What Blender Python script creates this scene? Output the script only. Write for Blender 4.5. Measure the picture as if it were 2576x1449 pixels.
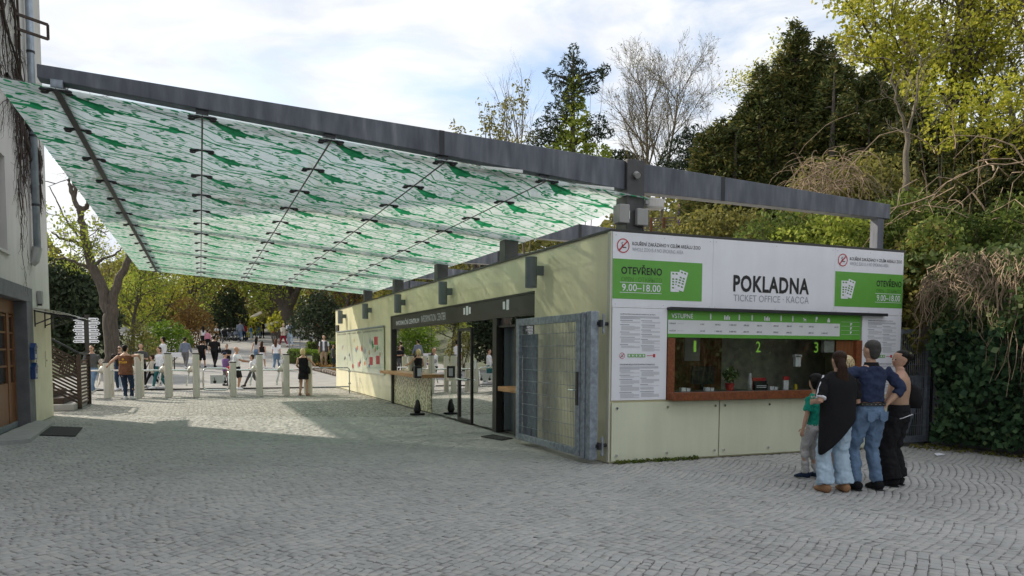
import bpy, math, random
import numpy as np
from mathutils import Vector, Matrix, Euler
R_ = math.radians
for o in list(bpy.data.objects): bpy.data.objects.remove(o)
sc = bpy.context.scene
COL = sc.collection
# ------------------------------------------------------------------ camera
CAM = np.array([-5.577, -9.85, 1.65]); YAW, PIT, ROL = R_(22.217), R_(-3.674), R_(0.285)
FPX, PPX, PPY = 1918.24, 1288.0, 1007.2
cF = np.array([math.sin(YAW)*math.cos(PIT), math.cos(YAW)*math.cos(PIT), math.sin(PIT)])
_r = np.array([math.cos(YAW), -math.sin(YAW), 0.0]); _u = np.cross(_r, cF)
cR = _r*math.cos(ROL)+_u*math.sin(ROL); cU = -_r*math.sin(ROL)+_u*math.cos(ROL)
cd = bpy.data.cameras.new('camera'); cam = bpy.data.objects.new('camera', cd); COL.objects.link(cam)
cd.sensor_width = 36; cd.lens = FPX/2576*36; cd.shift_y = (PPY-724.5)/2576; cd.clip_end = 2000; cd.clip_start = 0.05
cam.matrix_world = Matrix(((cR[0], cU[0], -cF[0], CAM[0]), (cR[1], cU[1], -cF[1], CAM[1]), (cR[2], cU[2], -cF[2], CAM[2]), (0, 0, 0, 1)))
sc.camera = cam
def on(x, y, ax, v):          # point where the sight line through a picture point meets a real plane
    d = cF*FPX+cR*(x-PPX)-cU*(y-PPY); return CAM+d*((v-CAM[ax])/d[ax])
def at(x, y, dep): return CAM+(cF*FPX+cR*(x-PPX)-cU*(y-PPY))/FPX*dep
# ------------------------------------------------------------------ light
SUN_EL = 33.0; SUN_DIR = Vector((-0.62, 0.785, 0)).normalized()      # horizontal direction TOWARDS the sun
w = bpy.data.worlds.new('World'); sc.world = w; w.use_nodes = True
nt = w.node_tree; nt.nodes.clear()
def N(nt, typ, **kw):
    n = nt.nodes.new(typ)
    for k, v in kw.items():
        if k.startswith('i_'): n.inputs[k[2:].replace('_', ' ')].default_value = v
        else: setattr(n, k, v)
    return n
sky = N(nt, 'ShaderNodeTexSky', sky_type='NISHITA', sun_disc=False, sun_elevation=R_(SUN_EL), sun_rotation=math.atan2(SUN_DIR.x, SUN_DIR.y), air_density=1.0, dust_density=1.2)
b1 = N(nt, 'ShaderNodeBackground'); b1.inputs[1].default_value = 0.10
b2 = N(nt, 'ShaderNodeBackground'); b2.inputs[1].default_value = 1.0
tc = N(nt, 'ShaderNodeTexCoord'); mp = N(nt, 'ShaderNodeMapping'); mp.inputs['Scale'].default_value = (1, 1, 3.4); mp.inputs['Rotation'].default_value = (0.16, -0.1, 0.5)
n1 = N(nt, 'ShaderNodeTexNoise'); n1.inputs['Scale'].default_value = 3.6; n1.inputs['Detail'].default_value = 9; n1.inputs['Roughness'].default_value = .58; n1.inputs['Distortion'].default_value = .5
r1 = N(nt, 'ShaderNodeValToRGB'); r1.color_ramp.elements[0].position = .30; r1.color_ramp.elements[1].position = .50
r1.color_ramp.elements[0].color = (.2, .2, .2, 1)
n2 = N(nt, 'ShaderNodeTexNoise'); n2.inputs['Scale'].default_value = 5.5; n2.inputs['Detail'].default_value = 7; n2.inputs['Distortion'].default_value = .8
r2 = N(nt, 'ShaderNodeValToRGB'); r2.color_ramp.elements[0].position = .33; r2.color_ramp.elements[1].position = .66
r2.color_ramp.elements[0].color = (.37, .395, .44, 1); r2.color_ramp.elements[1].color = (.50, .50, .492, 1)
mx = N(nt, 'ShaderNodeMixShader'); wo = N(nt, 'ShaderNodeOutputWorld')
L = nt.links.new
L(tc.outputs['Generated'], mp.inputs[0]); L(mp.outputs[0], n1.inputs[0]); L(mp.outputs[0], n2.inputs[0])
L(n1.outputs[0], r1.inputs[0]); L(n2.outputs[0], r2.inputs[0]); L(sky.outputs[0], b1.inputs[0]); L(r2.outputs[0], b2.inputs[0])
L(r1.outputs[0], mx.inputs[0]); L(b1.outputs[0], mx.inputs[1]); L(b2.outputs[0], mx.inputs[2]); L(mx.outputs[0], wo.inputs[0])
sl = bpy.data.lights.new('sun', 'SUN'); sl.energy = 2.25; sl.angle = R_(1.2); sl.color = (1, .90, .74)
so = bpy.data.objects.new('sun', sl); COL.objects.link(so)
sd = Vector((SUN_DIR.x*math.cos(R_(SUN_EL)), SUN_DIR.y*math.cos(R_(SUN_EL)), math.sin(R_(SUN_EL))))
so.rotation_euler = sd.to_track_quat('Z', 'Y').to_euler(); so.location = (-20, 30, 40)
vs = sc.view_settings; vs.view_transform = 'Standard'; vs.look = 'None'; vs.exposure = 1.14; vs.gamma = 1; vs.use_curve_mapping = False
sc.render.engine = 'CYCLES'; sc.cycles.max_bounces = 8; sc.cycles.transparent_max_bounces = 16; sc.cycles.diffuse_bounces = 3

# ------------------------------------------------------------------ materials
MATS = {}
def mat(name, col, rough=.6, metal=0, var=.12, scale=6, bump=0, bscale=None, island=0, col2=None, spec=.5, transl=0, stretch=None, ramp=None, coat=0, patch=None):
    if name in MATS: return MATS[name]
    m = bpy.data.materials.new(name); m.use_nodes = True; nt = m.node_tree; p = nt.nodes['Principled BSDF']; L = nt.links.new
    p.inputs['Roughness'].default_value = rough; p.inputs['Metallic'].default_value = metal; p.inputs['Specular IOR Level'].default_value = spec
    if coat: p.inputs['Coat Weight'].default_value = coat
    tc = N(nt, 'ShaderNodeTexCoord'); mp = N(nt, 'ShaderNodeMapping'); L(tc.outputs['Object'], mp.inputs[0])
    if stretch: mp.inputs['Scale'].default_value = stretch
    nz = N(nt, 'ShaderNodeTexNoise'); nz.inputs['Scale'].default_value = scale; nz.inputs['Detail'].default_value = 5; L(mp.outputs[0], nz.inputs[0])
    c = np.array(col[:3]); c2 = np.array(col2[:3]) if col2 is not None else None
    cr = N(nt, 'ShaderNodeValToRGB'); e = cr.color_ramp.elements
    if ramp:
        e[0].position = ramp[0][0]; e[0].color = (*ramp[0][1], 1); e[1].position = ramp[-1][0]; e[1].color = (*ramp[-1][1], 1)
        for q, cc in ramp[1:-1]: k = cr.color_ramp.elements.new(q); k.color = (*cc, 1)
    else:
        a = c*(1-var); b = np.minimum(c*(1+var), .95) if c2 is None else c2
        e[0].position = .3; e[1].position = .7; e[0].color = (*a, 1); e[1].color = (*b, 1)
    if island:
        g = N(nt, 'ShaderNodeNewGeometry'); oi = N(nt, 'ShaderNodeObjectInfo'); ad = N(nt, 'ShaderNodeMath', operation='ADD'); fr = N(nt, 'ShaderNodeMath', operation='FRACT')
        L(g.outputs['Random Per Island'], ad.inputs[0]); L(oi.outputs['Random'], ad.inputs[1]); L(ad.outputs[0], fr.inputs[0])
        mm = N(nt, 'ShaderNodeMix', data_type='FLOAT'); mm.inputs[0].default_value = island; L(nz.outputs[0], mm.inputs[2]); L(fr.outputs[0], mm.inputs[3]); L(mm.outputs[0], cr.inputs[0])
    else: L(nz.outputs[0], cr.inputs[0])
    cout = cr.outputs[0]
    if patch:
        pg = N(nt, 'ShaderNodeNewGeometry'); pm = N(nt, 'ShaderNodeMapping'); pm.inputs['Scale'].default_value = patch[0]; pn = N(nt, 'ShaderNodeTexNoise'); pn.inputs['Scale'].default_value = 1; pn.inputs['Detail'].default_value = 6; pn.inputs['Roughness'].default_value = .65
        L(pg.outputs['Position'], pm.inputs[0]); L(pm.outputs[0], pn.inputs[0]); pr = N(nt, 'ShaderNodeMapRange'); pr.inputs[1].default_value = .3; pr.inputs[2].default_value = .7; pr.inputs[3].default_value = patch[1]; pr.inputs[4].default_value = patch[2]; L(pn.outputs[0], pr.inputs[0])
        px_ = N(nt, 'ShaderNodeVectorMath', operation='SCALE'); L(cout, px_.inputs[0]); L(pr.outputs[0], px_.inputs['Scale']); cout = px_.outputs[0]
    L(cout, p.inputs['Base Color'])
    if bump:
        nb = N(nt, 'ShaderNodeTexNoise'); nb.inputs['Scale'].default_value = bscale or scale*4; nb.inputs['Detail'].default_value = 6; L(mp.outputs[0], nb.inputs[0])
        bp = N(nt, 'ShaderNodeBump'); bp.inputs['Strength'].default_value = bump; bp.inputs['Distance'].default_value = .02; L(nb.outputs[0], bp.inputs['Height']); L(bp.outputs[0], p.inputs['Normal'])
    if transl:
        t = N(nt, 'ShaderNodeBsdfTranslucent'); L(cr.outputs[0], t.inputs[0]); ms = N(nt, 'ShaderNodeMixShader'); ms.inputs[0].default_value = transl
        L(p.outputs[0], ms.inputs[1]); L(t.outputs[0], ms.inputs[2]); L(ms.outputs[0], nt.nodes['Material Output'].inputs[0])
    MATS[name] = m; return m
def glassmat(name, tint, refl=1.0, rough=0.0, haze=0, hazecol=(.8, .8, .8)):
    m = bpy.data.materials.new(name); m.use_nodes = True; nt = m.node_tree; nt.nodes.clear(); L = nt.links.new
    o = N(nt, 'ShaderNodeOutputMaterial'); t = N(nt, 'ShaderNodeBsdfTransparent'); t.inputs[0].default_value = (*tint, 1)
    g = N(nt, 'ShaderNodeBsdfGlossy'); g.inputs['Roughness'].default_value = rough; fr = N(nt, 'ShaderNodeFresnel'); ge = N(nt, 'ShaderNodeNewGeometry'); io = N(nt, 'ShaderNodeMath', operation='MULTIPLY_ADD'); io.inputs[1].default_value = -.8333; io.inputs[2].default_value = 1.5; L(ge.outputs['Backfacing'], io.inputs[0]); L(io.outputs[0], fr.inputs[0])
    mu = N(nt, 'ShaderNodeMath', operation='MULTIPLY'); mu.inputs[1].default_value = refl; mu.use_clamp = True; L(fr.outputs[0], mu.inputs[0])
    ms = N(nt, 'ShaderNodeMixShader'); L(mu.outputs[0], ms.inputs[0]); L(g.outputs[0], ms.inputs[2])
    if haze:
        d = N(nt, 'ShaderNodeBsdfTranslucent'); d.inputs[0].default_value = (*hazecol, 1); d2 = N(nt, 'ShaderNodeBsdfDiffuse'); d2.inputs[0].default_value = (*hazecol, 1)
        m2 = N(nt, 'ShaderNodeMixShader'); m2.inputs[0].default_value = .22; L(d.outputs[0], m2.inputs[1]); L(d2.outputs[0], m2.inputs[2])
        nz = N(nt, 'ShaderNodeTexNoise'); nz.inputs['Scale'].default_value = 1.6; nz.inputs['Detail'].default_value = 5; tcx = N(nt, 'ShaderNodeTexCoord'); L(tcx.outputs['Object'], nz.inputs[0])
        mr = N(nt, 'ShaderNodeMapRange'); mr.inputs[1].default_value = .3; mr.inputs[2].default_value = .7; mr.inputs[3].default_value = haze-.12; mr.inputs[4].default_value = min(1, haze+.12); L(nz.outputs[0], mr.inputs[0])
        m3 = N(nt, 'ShaderNodeMixShader'); L(mr.outputs[0], m3.inputs[0]); L(t.outputs[0], m3.inputs[1]); L(m2.outputs[0], m3.inputs[2]); L(m3.outputs[0], ms.inputs[1])
    else: L(t.outputs[0], ms.inputs[1])
    L(ms.outputs[0], o.inputs[0]); MATS[name] = m; return m
M_cream = mat('cream_render', (.84, .79, .53), .32, var=.05, scale=1.2, bump=.03, bscale=30, coat=.25, patch=((1.6, 1.6, .25), .88, 1.05))
M_paleglass = mat('pale_green_lacquered_glass', (.70, .73, .56), .08, var=.05, scale=1.0, spec=.6, patch=((3, 3, .3), .92, 1.04))
M_white = mat('white_board', (.85, .86, .92), .35, var=.03, scale=2, patch=((4, 4, .5), .95, 1.02))
M_green = mat('sign_green', (.13, .40, .06), .4, var=.04)
M_greend = mat('sign_dark_green', (.08, .25, .04), .4, var=.04)
M_black = mat('print_black', (.015, .015, .017), .5)
M_grey = mat('print_grey', (.36, .37, .42), .5)
M_lgrey = mat('print_light_grey', (.56, .57, .60), .5, var=.1, scale=60)
M_red = mat('print_red', (.50, .03, .04), .45)
M_steel = mat('grey_painted_steel', (.085, .093, .115), .5, metal=.2, var=.35, scale=5, bump=.05, stretch=(1.5, 1.5, .3), patch=((7, 7, .8), .82, 1.3), ramp=[(.3, (.075, .082, .103)), (.5, (.11, .12, .145)), (.64, (.145, .155, .18)), (.78, (.23, .24, .26))])
M_dsteel = mat('dark_steel', (.035, .037, .042), .45, metal=.3, var=.2)
M_galv = mat('galvanised_steel', (.29, .33, .385), .45, metal=.45, var=.3, scale=14, bump=.05)
M_zinc = mat('zinc_pipe', (.33, .38, .44), .4, metal=.6, var=.2, scale=5)
M_stain = mat('brushed_turnstile_steel', (.60, .585, .53), .42, metal=.2, var=.08, scale=8, stretch=(1, 1, .1))
M_chrome = mat('chrome', (.75, .75, .75), .15, metal=1, var=.03)
M_lampgrey = mat('lamp_grey', (.13, .15, .16), .45, var=.06)
M_dark = mat('dark_frame', (.022, .02, .018), .4, var=.1)
M_fascia = mat('fascia_brown_grey', (.035, .033, .031), .4, var=.1)
M_room = mat('dark_interior', (.55, .52, .46), .8, var=.3)
M_wood = mat('red_brown_wood', (.20, .065, .025), .42, var=.35, scale=5, stretch=(6, .6, 6), bump=.05)
M_doorwood = mat('brown_door_wood', (.20, .078, .03), .42, var=.3, scale=5, stretch=(8, 8, .5), bump=.04)
M_counter = mat('light_wood_counter', (.48, .25, .10), .45, var=.2, scale=5, stretch=(6, .6, 6))
M_plaster = mat('grey_plaster', (.62, .60, .575), .9, var=.13, scale=1.1, bump=.15, bscale=50, stretch=(1, 1, .4), patch=((1.5, 1.5, .15), .82, 1.06))
M_plasterlow = mat('cream_plaster', (.68, .64, .50), .85, var=.08, scale=1.6, bump=.1, bscale=50)
M_stone = mat('grey_stone_frame', (.155, .155, .175), .8, var=.15, scale=5, bump=.1)
M_blue = mat('blue_letterbox', (.02, .06, .20), .35, var=.1)
M_plastic = mat('beige_plastic', (.34, .34, .33), .45, var=.05)
M_slat = mat('dark_brown_slat', (.045, .026, .018), .6, var=.35, scale=8, stretch=(1, 6, 6))
M_mat = mat('dark_mat', (.035, .035, .037), .9, var=.25, scale=30, bump=.3, bscale=120)
M_step = mat('pale_step_stone', (.36, .36, .36), .85, var=.1, bump=.1)
M_cobble = mat('granite_sett', (.22, .22, .22), .75, var=.2, scale=30, bump=.12, bscale=60, island=.72, spec=.35, patch=((.45, .45, .45), .84, 1.12),
    ramp=[(.0, (.345, .34, .335)), (.35, (.408, .408, .402)), (.62, (.435, .43, .42)), (.85, (.455, .445, .425)), (1, (.51, .505, .49))])
M_joint = mat('sandy_joint', (.20, .198, .185), .95, var=.3, scale=40)
M_asphalt = mat('path_asphalt', (.29, .285, .275), .9, var=.14, scale=1.6, bump=.1, bscale=80)
M_soil = mat('hillside_soil', (.07, .06, .035), .95, var=.5, scale=2.0, bump=.4, bscale=12, col2=(.08, .12, .03))
M_bark = mat('tree_bark', (.085, .068, .055), .9, var=.4, scale=6, bump=.6, bscale=26, stretch=(3, 3, .5))
M_barkl = mat('pale_bark', (.16, .135, .10), .9, var=.3, scale=6, bump=.4, stretch=(3, 3, .5))
M_vine = mat('dead_vine', (.30, .22, .15), .9, var=.4, scale=8)
def leafm(name, ramp, transl=.4, scale=.7, isl=.55): return mat(name, (.1, .1, .1), .75, island=isl, scale=scale, ramp=ramp, transl=transl, spec=.3)
ML_yew = leafm('yew_needles', [(.2, (.030, .048, .015)), (.45, (.062, .085, .022)), (.6, (.115, .12, .03)), (.8, (.20, .165, .045))], .22, .45)  # brownish end of the ramp is a sunlit tone mixed into the needle colour
ML_yel = leafm('yellow_green_leaves', [(0.15, (.19, .22, .02)), (0.45, (.36, .38, .04)), (0.8, (.56, .50, .07))], .5, .5)
ML_spring = leafm('spring_green_leaves', [(0.15, (0.117, 0.169, 0.026)), (0.45, (0.26, 0.325, 0.052)), (0.85, (0.468, 0.494, 0.091))], .5, .5)
ML_mid = leafm('mid_green_leaves', [(0.15, (0.045, 0.075, 0.018)), (0.5, (0.112, 0.158, 0.033)), (0.85, (0.225, 0.27, 0.053))], .4, .6)
ML_olive = leafm('olive_leaves', [(0.15, (0.08, 0.08, 0.029)), (0.5, (0.192, 0.192, 0.048)), (0.85, (0.352, 0.304, 0.08))], .4, .6)
ML_brown = leafm('russet_leaves', [(0.15, (0.121, 0.068, 0.027)), (0.5, (0.257, 0.149, 0.047)), (0.85, (0.405, 0.27, 0.095))], .4, .6)
ML_dark = leafm('dark_evergreen', [(0.15, (0.015, 0.024, 0.013)), (0.5, (0.036, 0.054, 0.027)), (0.85, (0.075, 0.098, 0.045))], .15, .6)
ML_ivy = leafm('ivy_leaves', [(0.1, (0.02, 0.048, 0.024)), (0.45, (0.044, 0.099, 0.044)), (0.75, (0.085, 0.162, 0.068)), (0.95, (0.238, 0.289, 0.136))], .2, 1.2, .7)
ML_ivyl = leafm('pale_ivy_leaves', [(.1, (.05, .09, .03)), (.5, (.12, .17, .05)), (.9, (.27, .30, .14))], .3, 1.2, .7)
ML_box = leafm('box_hedge', [(.15, (.05, .10, .01)), (.5, (.12, .20, .02)), (.85, (.22, .32, .04))], .35, 2)
G_window = glassmat('window_glass', (.92, .94, .92), 1.6)
G_shop = glassmat('green_shop_glass', (.34, .42, .36), 5.5)
G_clear = glassmat('clear_glass', (.93, .96, .94), 1.0)
G_canopy = glassmat('etched_canopy_glass', (.86, .93, .90), .5, 0.08, haze=.80, hazecol=(.79, .85, .83))
M_print = mat('canopy_green_print', (.03, .36, .15), .5, transl=.75, var=.15)
def setmat(name, col, **k): return mat(name, col, k.pop('rough', .85), var=k.pop('var', .12), scale=k.pop('scale', 12), **k)

# ------------------------------------------------------------------ object helpers
def link(name, data, parent=None):
    o = bpy.data.objects.new(name, data); COL.objects.link(o)
    if parent is not None: o.parent = parent
    return o
def wl(o):
    p = Vector((0, 0, 0))
    while o is not None: p = p+o.location; o = o.parent
    return p
def tag(o, label=None, cat=None, group=None, kind=None):
    if label: o['label'] = label
    if cat: o['category'] = cat
    if group: o['group'] = group
    if kind: o['kind'] = kind
    return o
def root(name, label, cat, loc=(0, 0, 0), group=None):
    o = link(name, None); o.location = Vector([float(v) for v in loc]); o.empty_display_size = .2
    return tag(o, label, cat, group)
def copy_tree(o, parent=None, loc=None, label=None):
    c = o.copy(); COL.objects.link(c)
    if parent is not None: c.parent = parent
    if loc is not None: c.location = Vector([float(v) for v in loc])
    if label: c['label'] = label
    for ch in list(o.children): copy_tree(ch, c)
    return c
def np_mesh(name, V, F, m, parent=None, smooth=False, extra=None):
    V = np.asarray(V, dtype=np.float32); F = np.asarray(F, dtype=np.int32)
    me = bpy.data.meshes.new(name); n, k = F.shape
    me.vertices.add(len(V)); me.vertices.foreach_set('co', V.ravel())
    me.loops.add(n*k); me.loops.foreach_set('vertex_index', F.ravel()); me.polygons.add(n)
    me.polygons.foreach_set('loop_start', np.arange(n, dtype=np.int32)*k)
    if smooth: me.polygons.foreach_set('use_smooth', np.ones(n, dtype=bool))
    me.update(calc_edges=True); me.materials.append(m)
    return link(name, me, parent)
class MB:
    def __init__(s): s.v = []; s.f = []; s.m = []
    def add(s, vs, fs, mi=0):
        b = len(s.v); s.v += [tuple(float(c) for c in q) for q in vs]; s.f += [tuple(b+i for i in f) for f in fs]; s.m += [mi]*len(fs); return s
    def box(s, x0, y0, z0, x1, y1, z1, mi=0):
        x0, x1 = sorted((x0, x1)); y0, y1 = sorted((y0, y1)); z0, z1 = sorted((z0, z1))
        return s.add([(x0, y0, z0), (x1, y0, z0), (x1, y1, z0), (x0, y1, z0), (x0, y0, z1), (x1, y0, z1), (x1, y1, z1), (x0, y1, z1)],
              [(3, 2, 1, 0), (4, 5, 6, 7), (0, 1, 5, 4), (1, 2, 6, 5), (2, 3, 7, 6), (3, 0, 4, 7)], mi)
    def bar(s, a, b, w, h=None, up=(0, 0, 1), mi=0):
        a = Vector(a); b = Vector(b); d = (b-a).normalized(); h = h or w; up = Vector(up)
        if abs(d.dot(up)) > .98: up = Vector((0, 1, 0))
        sx = d.cross(up).normalized(); sz = sx.cross(d).normalized(); q = []
        for p in (a, b):
            for i, j in ((-1, -1), (1, -1), (1, 1), (-1, 1)): q.append(p+sx*(i*w/2)+sz*(j*h/2))
        return s.add(q, [(0, 1, 2, 3), (7, 6, 5, 4), (0, 4, 5, 1), (1, 5, 6, 2), (2, 6, 7, 3), (3, 7, 4, 0)], mi)
    def tube(s, pts, r, k=8, mi=0, cap=True, flat=1.0, up=(0, 0, 1)):
        pts = [Vector([float(c) for c in p]) for p in pts]; n = len(pts); rr = r if isinstance(r, (list, tuple)) else [r]*n; vs = []; up = Vector(up); px = None
        for i, p in enumerate(pts):
            d = (pts[min(i+1, n-1)]-pts[max(i-1, 0)])
            d = d.normalized() if d.length > 1e-9 else Vector((0, 0, 1))
            if px is None:
                u = up if abs(d.dot(up)) < .95 else Vector((0, 1, 0)); px = d.cross(u).normalized()
            else:
                px = (px-d*px.dot(d)); px = px.normalized() if px.length > 1e-6 else d.orthogonal().normalized()
            py = px.cross(d).normalized()
            ri = rr[i]; ra, rb = ri if isinstance(ri, tuple) else (ri, ri*flat)
            for j in range(k):
                t = 2*math.pi*j/k; vs.append(p+px*(ra*math.cos(t))+py*(rb*math.sin(t)))
        fs = [(i*k+j, i*k+(j+1) % k, (i+1)*k+(j+1) % k, (i+1)*k+j) for i in range(n-1) for j in range(k)]
        if cap: fs += [tuple(reversed(range(k))), tuple((n-1)*k+j for j in range(k))]
        return s.add(vs, fs, mi)
    def loft(s, rings, k=14, mi=0, cap=True, sup=2.0):        # horizontal rings (cx,cy,cz,rx,ry)
        vs = []; n = len(rings)
        for cx, cy, cz, rx, ry in rings:
            for j in range(k):
                t = 2*math.pi*j/k; c, q = math.cos(t), math.sin(t); e = 2/sup
                vs.append((cx+rx*math.copysign(abs(c)**e, c), cy+ry*math.copysign(abs(q)**e, q), cz))
        fs = [(i*k+j, i*k+(j+1) % k, (i+1)*k+(j+1) % k, (i+1)*k+j) for i in range(n-1) for j in range(k)]
        if cap: fs += [tuple(reversed(range(k))), tuple((n-1)*k+j for j in range(k))]
        return s.add(vs, fs, mi)
    def ball(s, c, r, k=10, m=6, mi=0):
        r = r if isinstance(r, (tuple, list)) else (r, r, r)
        return s.loft([(c[0], c[1], c[2]+r[2]*math.sin(R_(a)), max(r[0]*math.cos(R_(a)), 1e-4), max(r[1]*math.cos(R_(a)), 1e-4)) for a in [-90+180*i/m for i in range(m+1)]], k, mi)
    def poly(s, pts, fn, t0, t1, mi=0):                        # extruded outline: fn(u,v,depth)->xyz
        n = len(pts); vs = [fn(u, v, t0) for u, v in pts]+[fn(u, v, t1) for u, v in pts]
        fs = [tuple(range(n)), tuple(reversed(range(n, 2*n)))]+[(i, (i+1) % n, n+(i+1) % n, n+i) for i in range(n)]
        return s.add(vs, fs, mi)
    def build(s, name, m, parent=None, smooth=False, bevel=0, loc=None):
        me = bpy.data.meshes.new(name); off = wl(parent) if parent is not None else Vector((0, 0, 0))
        if parent is None and loc is not None: off = Vector([float(v) for v in loc])
        me.from_pydata([(v[0]-off[0], v[1]-off[1], v[2]-off[2]) for v in s.v], [], s.f)
        ms = m if isinstance(m, (list, tuple)) else [m]
        for q in ms: me.materials.append(q)
        if len(ms) > 1: me.polygons.foreach_set('material_index', s.m)
        if smooth: me.polygons.foreach_set('use_smooth', [True]*len(me.polygons))
        me.update(); o = link(name, me, parent)
        if parent is None: o.location = off
        if bevel:
            b = o.modifiers.new('bevel', 'BEVEL'); b.width = bevel; b.segments = 2; b.limit_method = 'ANGLE'
        return o
def text(name, body, x0, x1, z0, z1, place, m, parent, bold=0, depth=.003, label=None):
    """lettering fitted to the box x0..x1, z0..z1 of a wall; place(u, v, d) maps wall coordinates to the world"""
    cu = bpy.data.curves.new('t', 'FONT'); cu.body = body; cu.offset = bold; cu.resolution_u = 3; cu.size = 1; cu.space_character = 1+bold*3.2
    ob = bpy.data.objects.new('t', cu); COL.objects.link(ob); bpy.context.view_layer.update()
    me = bpy.data.meshes.new_from_object(ob.evaluated_get(bpy.context.evaluated_depsgraph_get())); bpy.data.objects.remove(ob)
    n = len(me.vertices); co = np.empty(n*3); me.vertices.foreach_get('co', co); co = co.reshape(-1, 3)
    lo = co.min(0); hi = co.max(0); u = x0+(co[:, 0]-lo[0])/max(hi[0]-lo[0], 1e-6)*(x1-x0); v = z0+(co[:, 1]-lo[1])/max(hi[1]-lo[1], 1e-6)*(z1-z0)
    off = wl(parent)
    co = np.array([place(a, b, depth) for a, b in zip(u, v)])-np.array(off)
    me.vertices.foreach_set('co', co.ravel()); me.update(); me.materials.clear(); me.materials.append(m)
    return tag(link(name, me, parent), label)
front = lambda u, v, d: (u, -d, v)             # front wall, plane Y=0, seen from -Y
side = lambda u, v, d: (-d, -u, v)             # side wall, plane X=0, seen from -X (u grows towards -Y)
def rect(mb, u0, v0, u1, v1, fn, t0, t1, mi=0): return mb.poly([(u0, v0), (u1, v0), (u1, v1), (u0, v1)], fn, t0, t1, mi)

# ------------------------------------------------------------------ terrain
def pathh(Y): return np.interp(Y, [24, 35, 45, 60, 66, 75, 100, 160], [0, .62, 1.35, 2.45, 2.75, 3.3, 6, 12])
def terr(X, Y):
    X = np.asarray(X, float); Y = np.asarray(Y, float)
    st = 7.2+np.maximum(0, Y-24)*.12; t = X-st
    hm = np.interp(Y, [1, 14, 22], [3.2, 6.0, 8.3]); sl_ = np.interp(Y, [1, 14, 22], [.12, .4, .62]); hill = np.where(t > 0, np.minimum(2.0*np.clip(t, 0, 1)+np.clip(t-1, 0, None)*sl_, hm+.06*t), 0)
    lf = np.clip(-13.5-X, 0, None)*.12*np.clip((Y-22)/10, 0, 1)
    return pathh(Y)+hill+np.minimum(lf, 4)
rs = np.random.RandomState(3)
gx = np.concatenate([np.arange(-150, -20, 6), np.arange(-20, 32, .8), np.arange(32, 200, 6)]); gy = np.concatenate([np.arange(-60, -6, 4), np.arange(-6, 90, 1.2), np.arange(90, 330, 8)])
XX, YY = np.meshgrid(gx, gy); ZZ = terr(XX, YY)-.10+rs.normal(0, .05, XX.shape)*(terr(XX, YY) > .2)
nx, ny = len(gx), len(gy); idx = np.arange(nx*ny).reshape(ny, nx)
Fq = np.stack([idx[:-1, :-1], idx[:-1, 1:], idx[1:, 1:], idx[1:, :-1]], -1).reshape(-1, 4)
tag(np_mesh('hillside_ground', np.stack([XX, YY, ZZ], -1).reshape(-1, 3), Fq, M_soil, smooth=True), kind='structure')
# asphalt path beyond the turnstiles
ys = np.arange(24.6, 86, 1.0); PV = []
for y in ys:
    l = np.interp(y, [24, 30, 36, 41, 60, 70, 86], [-13, -11.5, -8.8, -8.2, -8.6, -13, -14]); r = np.interp(y, [24, 28, 34, 40, 50, 60, 86], [.9, 1.1, .1, .6, 2.2, 5, 7])
    for u in np.linspace(0, 1, 13): x = l+(r-l)*u; PV.append((x, y, float(terr(x, y))+.012))
k = 13; PF = [(i*k+j, i*k+j+1, (i+1)*k+j+1, (i+1)*k+j) for i in range(len(ys)-1) for j in range(k-1)]
tag(np_mesh('path', PV, PF, M_asphalt, smooth=True), kind='structure')

# ------------------------------------------------------------------ cobbled plaza
def cobble_sheet():
    m = bpy.data.materials.new('sett_sheet'); m.use_nodes = True; nt = m.node_tree; L = nt.links.new; p = nt.nodes['Principled BSDF']; p.inputs['Roughness'].default_value = .8
    tc = N(nt, 'ShaderNodeTexCoord'); vo = N(nt, 'ShaderNodeTexVoronoi', feature='F1'); vo.inputs['Scale'].default_value = 9.2; vo.inputs['Randomness'].default_value = .55; L(tc.outputs['Object'], vo.inputs[0])
    v2 = N(nt, 'ShaderNodeTexVoronoi', feature='DISTANCE_TO_EDGE'); v2.inputs['Scale'].default_value = 9.2; v2.inputs['Randomness'].default_value = .55; L(tc.outputs['Object'], v2.inputs[0])
    sp = N(nt, 'ShaderNodeSeparateColor'); L(vo.outputs['Color'], sp.inputs[0])
    cr = N(nt, 'ShaderNodeValToRGB'); e = cr.color_ramp.elements; e[0].color = (.34, .335, .32, 1); e[1].color = (.46, .45, .42, 1); e[0].position = .1; e[1].position = .95; L(sp.outputs[0], cr.inputs[0])
    ed = N(nt, 'ShaderNodeValToRGB'); ed.color_ramp.elements[0].position = .03; ed.color_ramp.elements[1].position = .12; L(v2.outputs[0], ed.inputs[0])
    mxx = N(nt, 'ShaderNodeMix', data_type='RGBA'); L(ed.outputs[0], mxx.inputs[0]); mxx.inputs[6].default_value = (.15, .148, .135, 1); L(cr.outputs[0], mxx.inputs[7])
    L(mxx.outputs[2], p.inputs['Base Color']); bp = N(nt, 'ShaderNodeBump'); bp.inputs['Strength'].default_value = .7; bp.inputs['Distance'].default_value = .02; L(ed.outputs[0], bp.inputs['Height']); L(bp.outputs[0], p.inputs['Normal'])
    return m
M_sheet = cobble_sheet()
NEAR = 19.0
def inpoly(X, Y):                # where the paving is visible and free of buildings
    t = (X-CAM[0])*_r[0]+(Y-CAM[1])*_r[1]; d = (X-CAM[0])*math.sin(YAW)+(Y-CAM[1])*math.cos(YAW)
    ok = (d > 4.4) & (d < NEAR) & (np.abs(t) < d*.78+1.3) & (X > -8.95) & ~((X > -.02) & (Y > -.02)) & (X < 7.0)
    return ok
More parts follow.
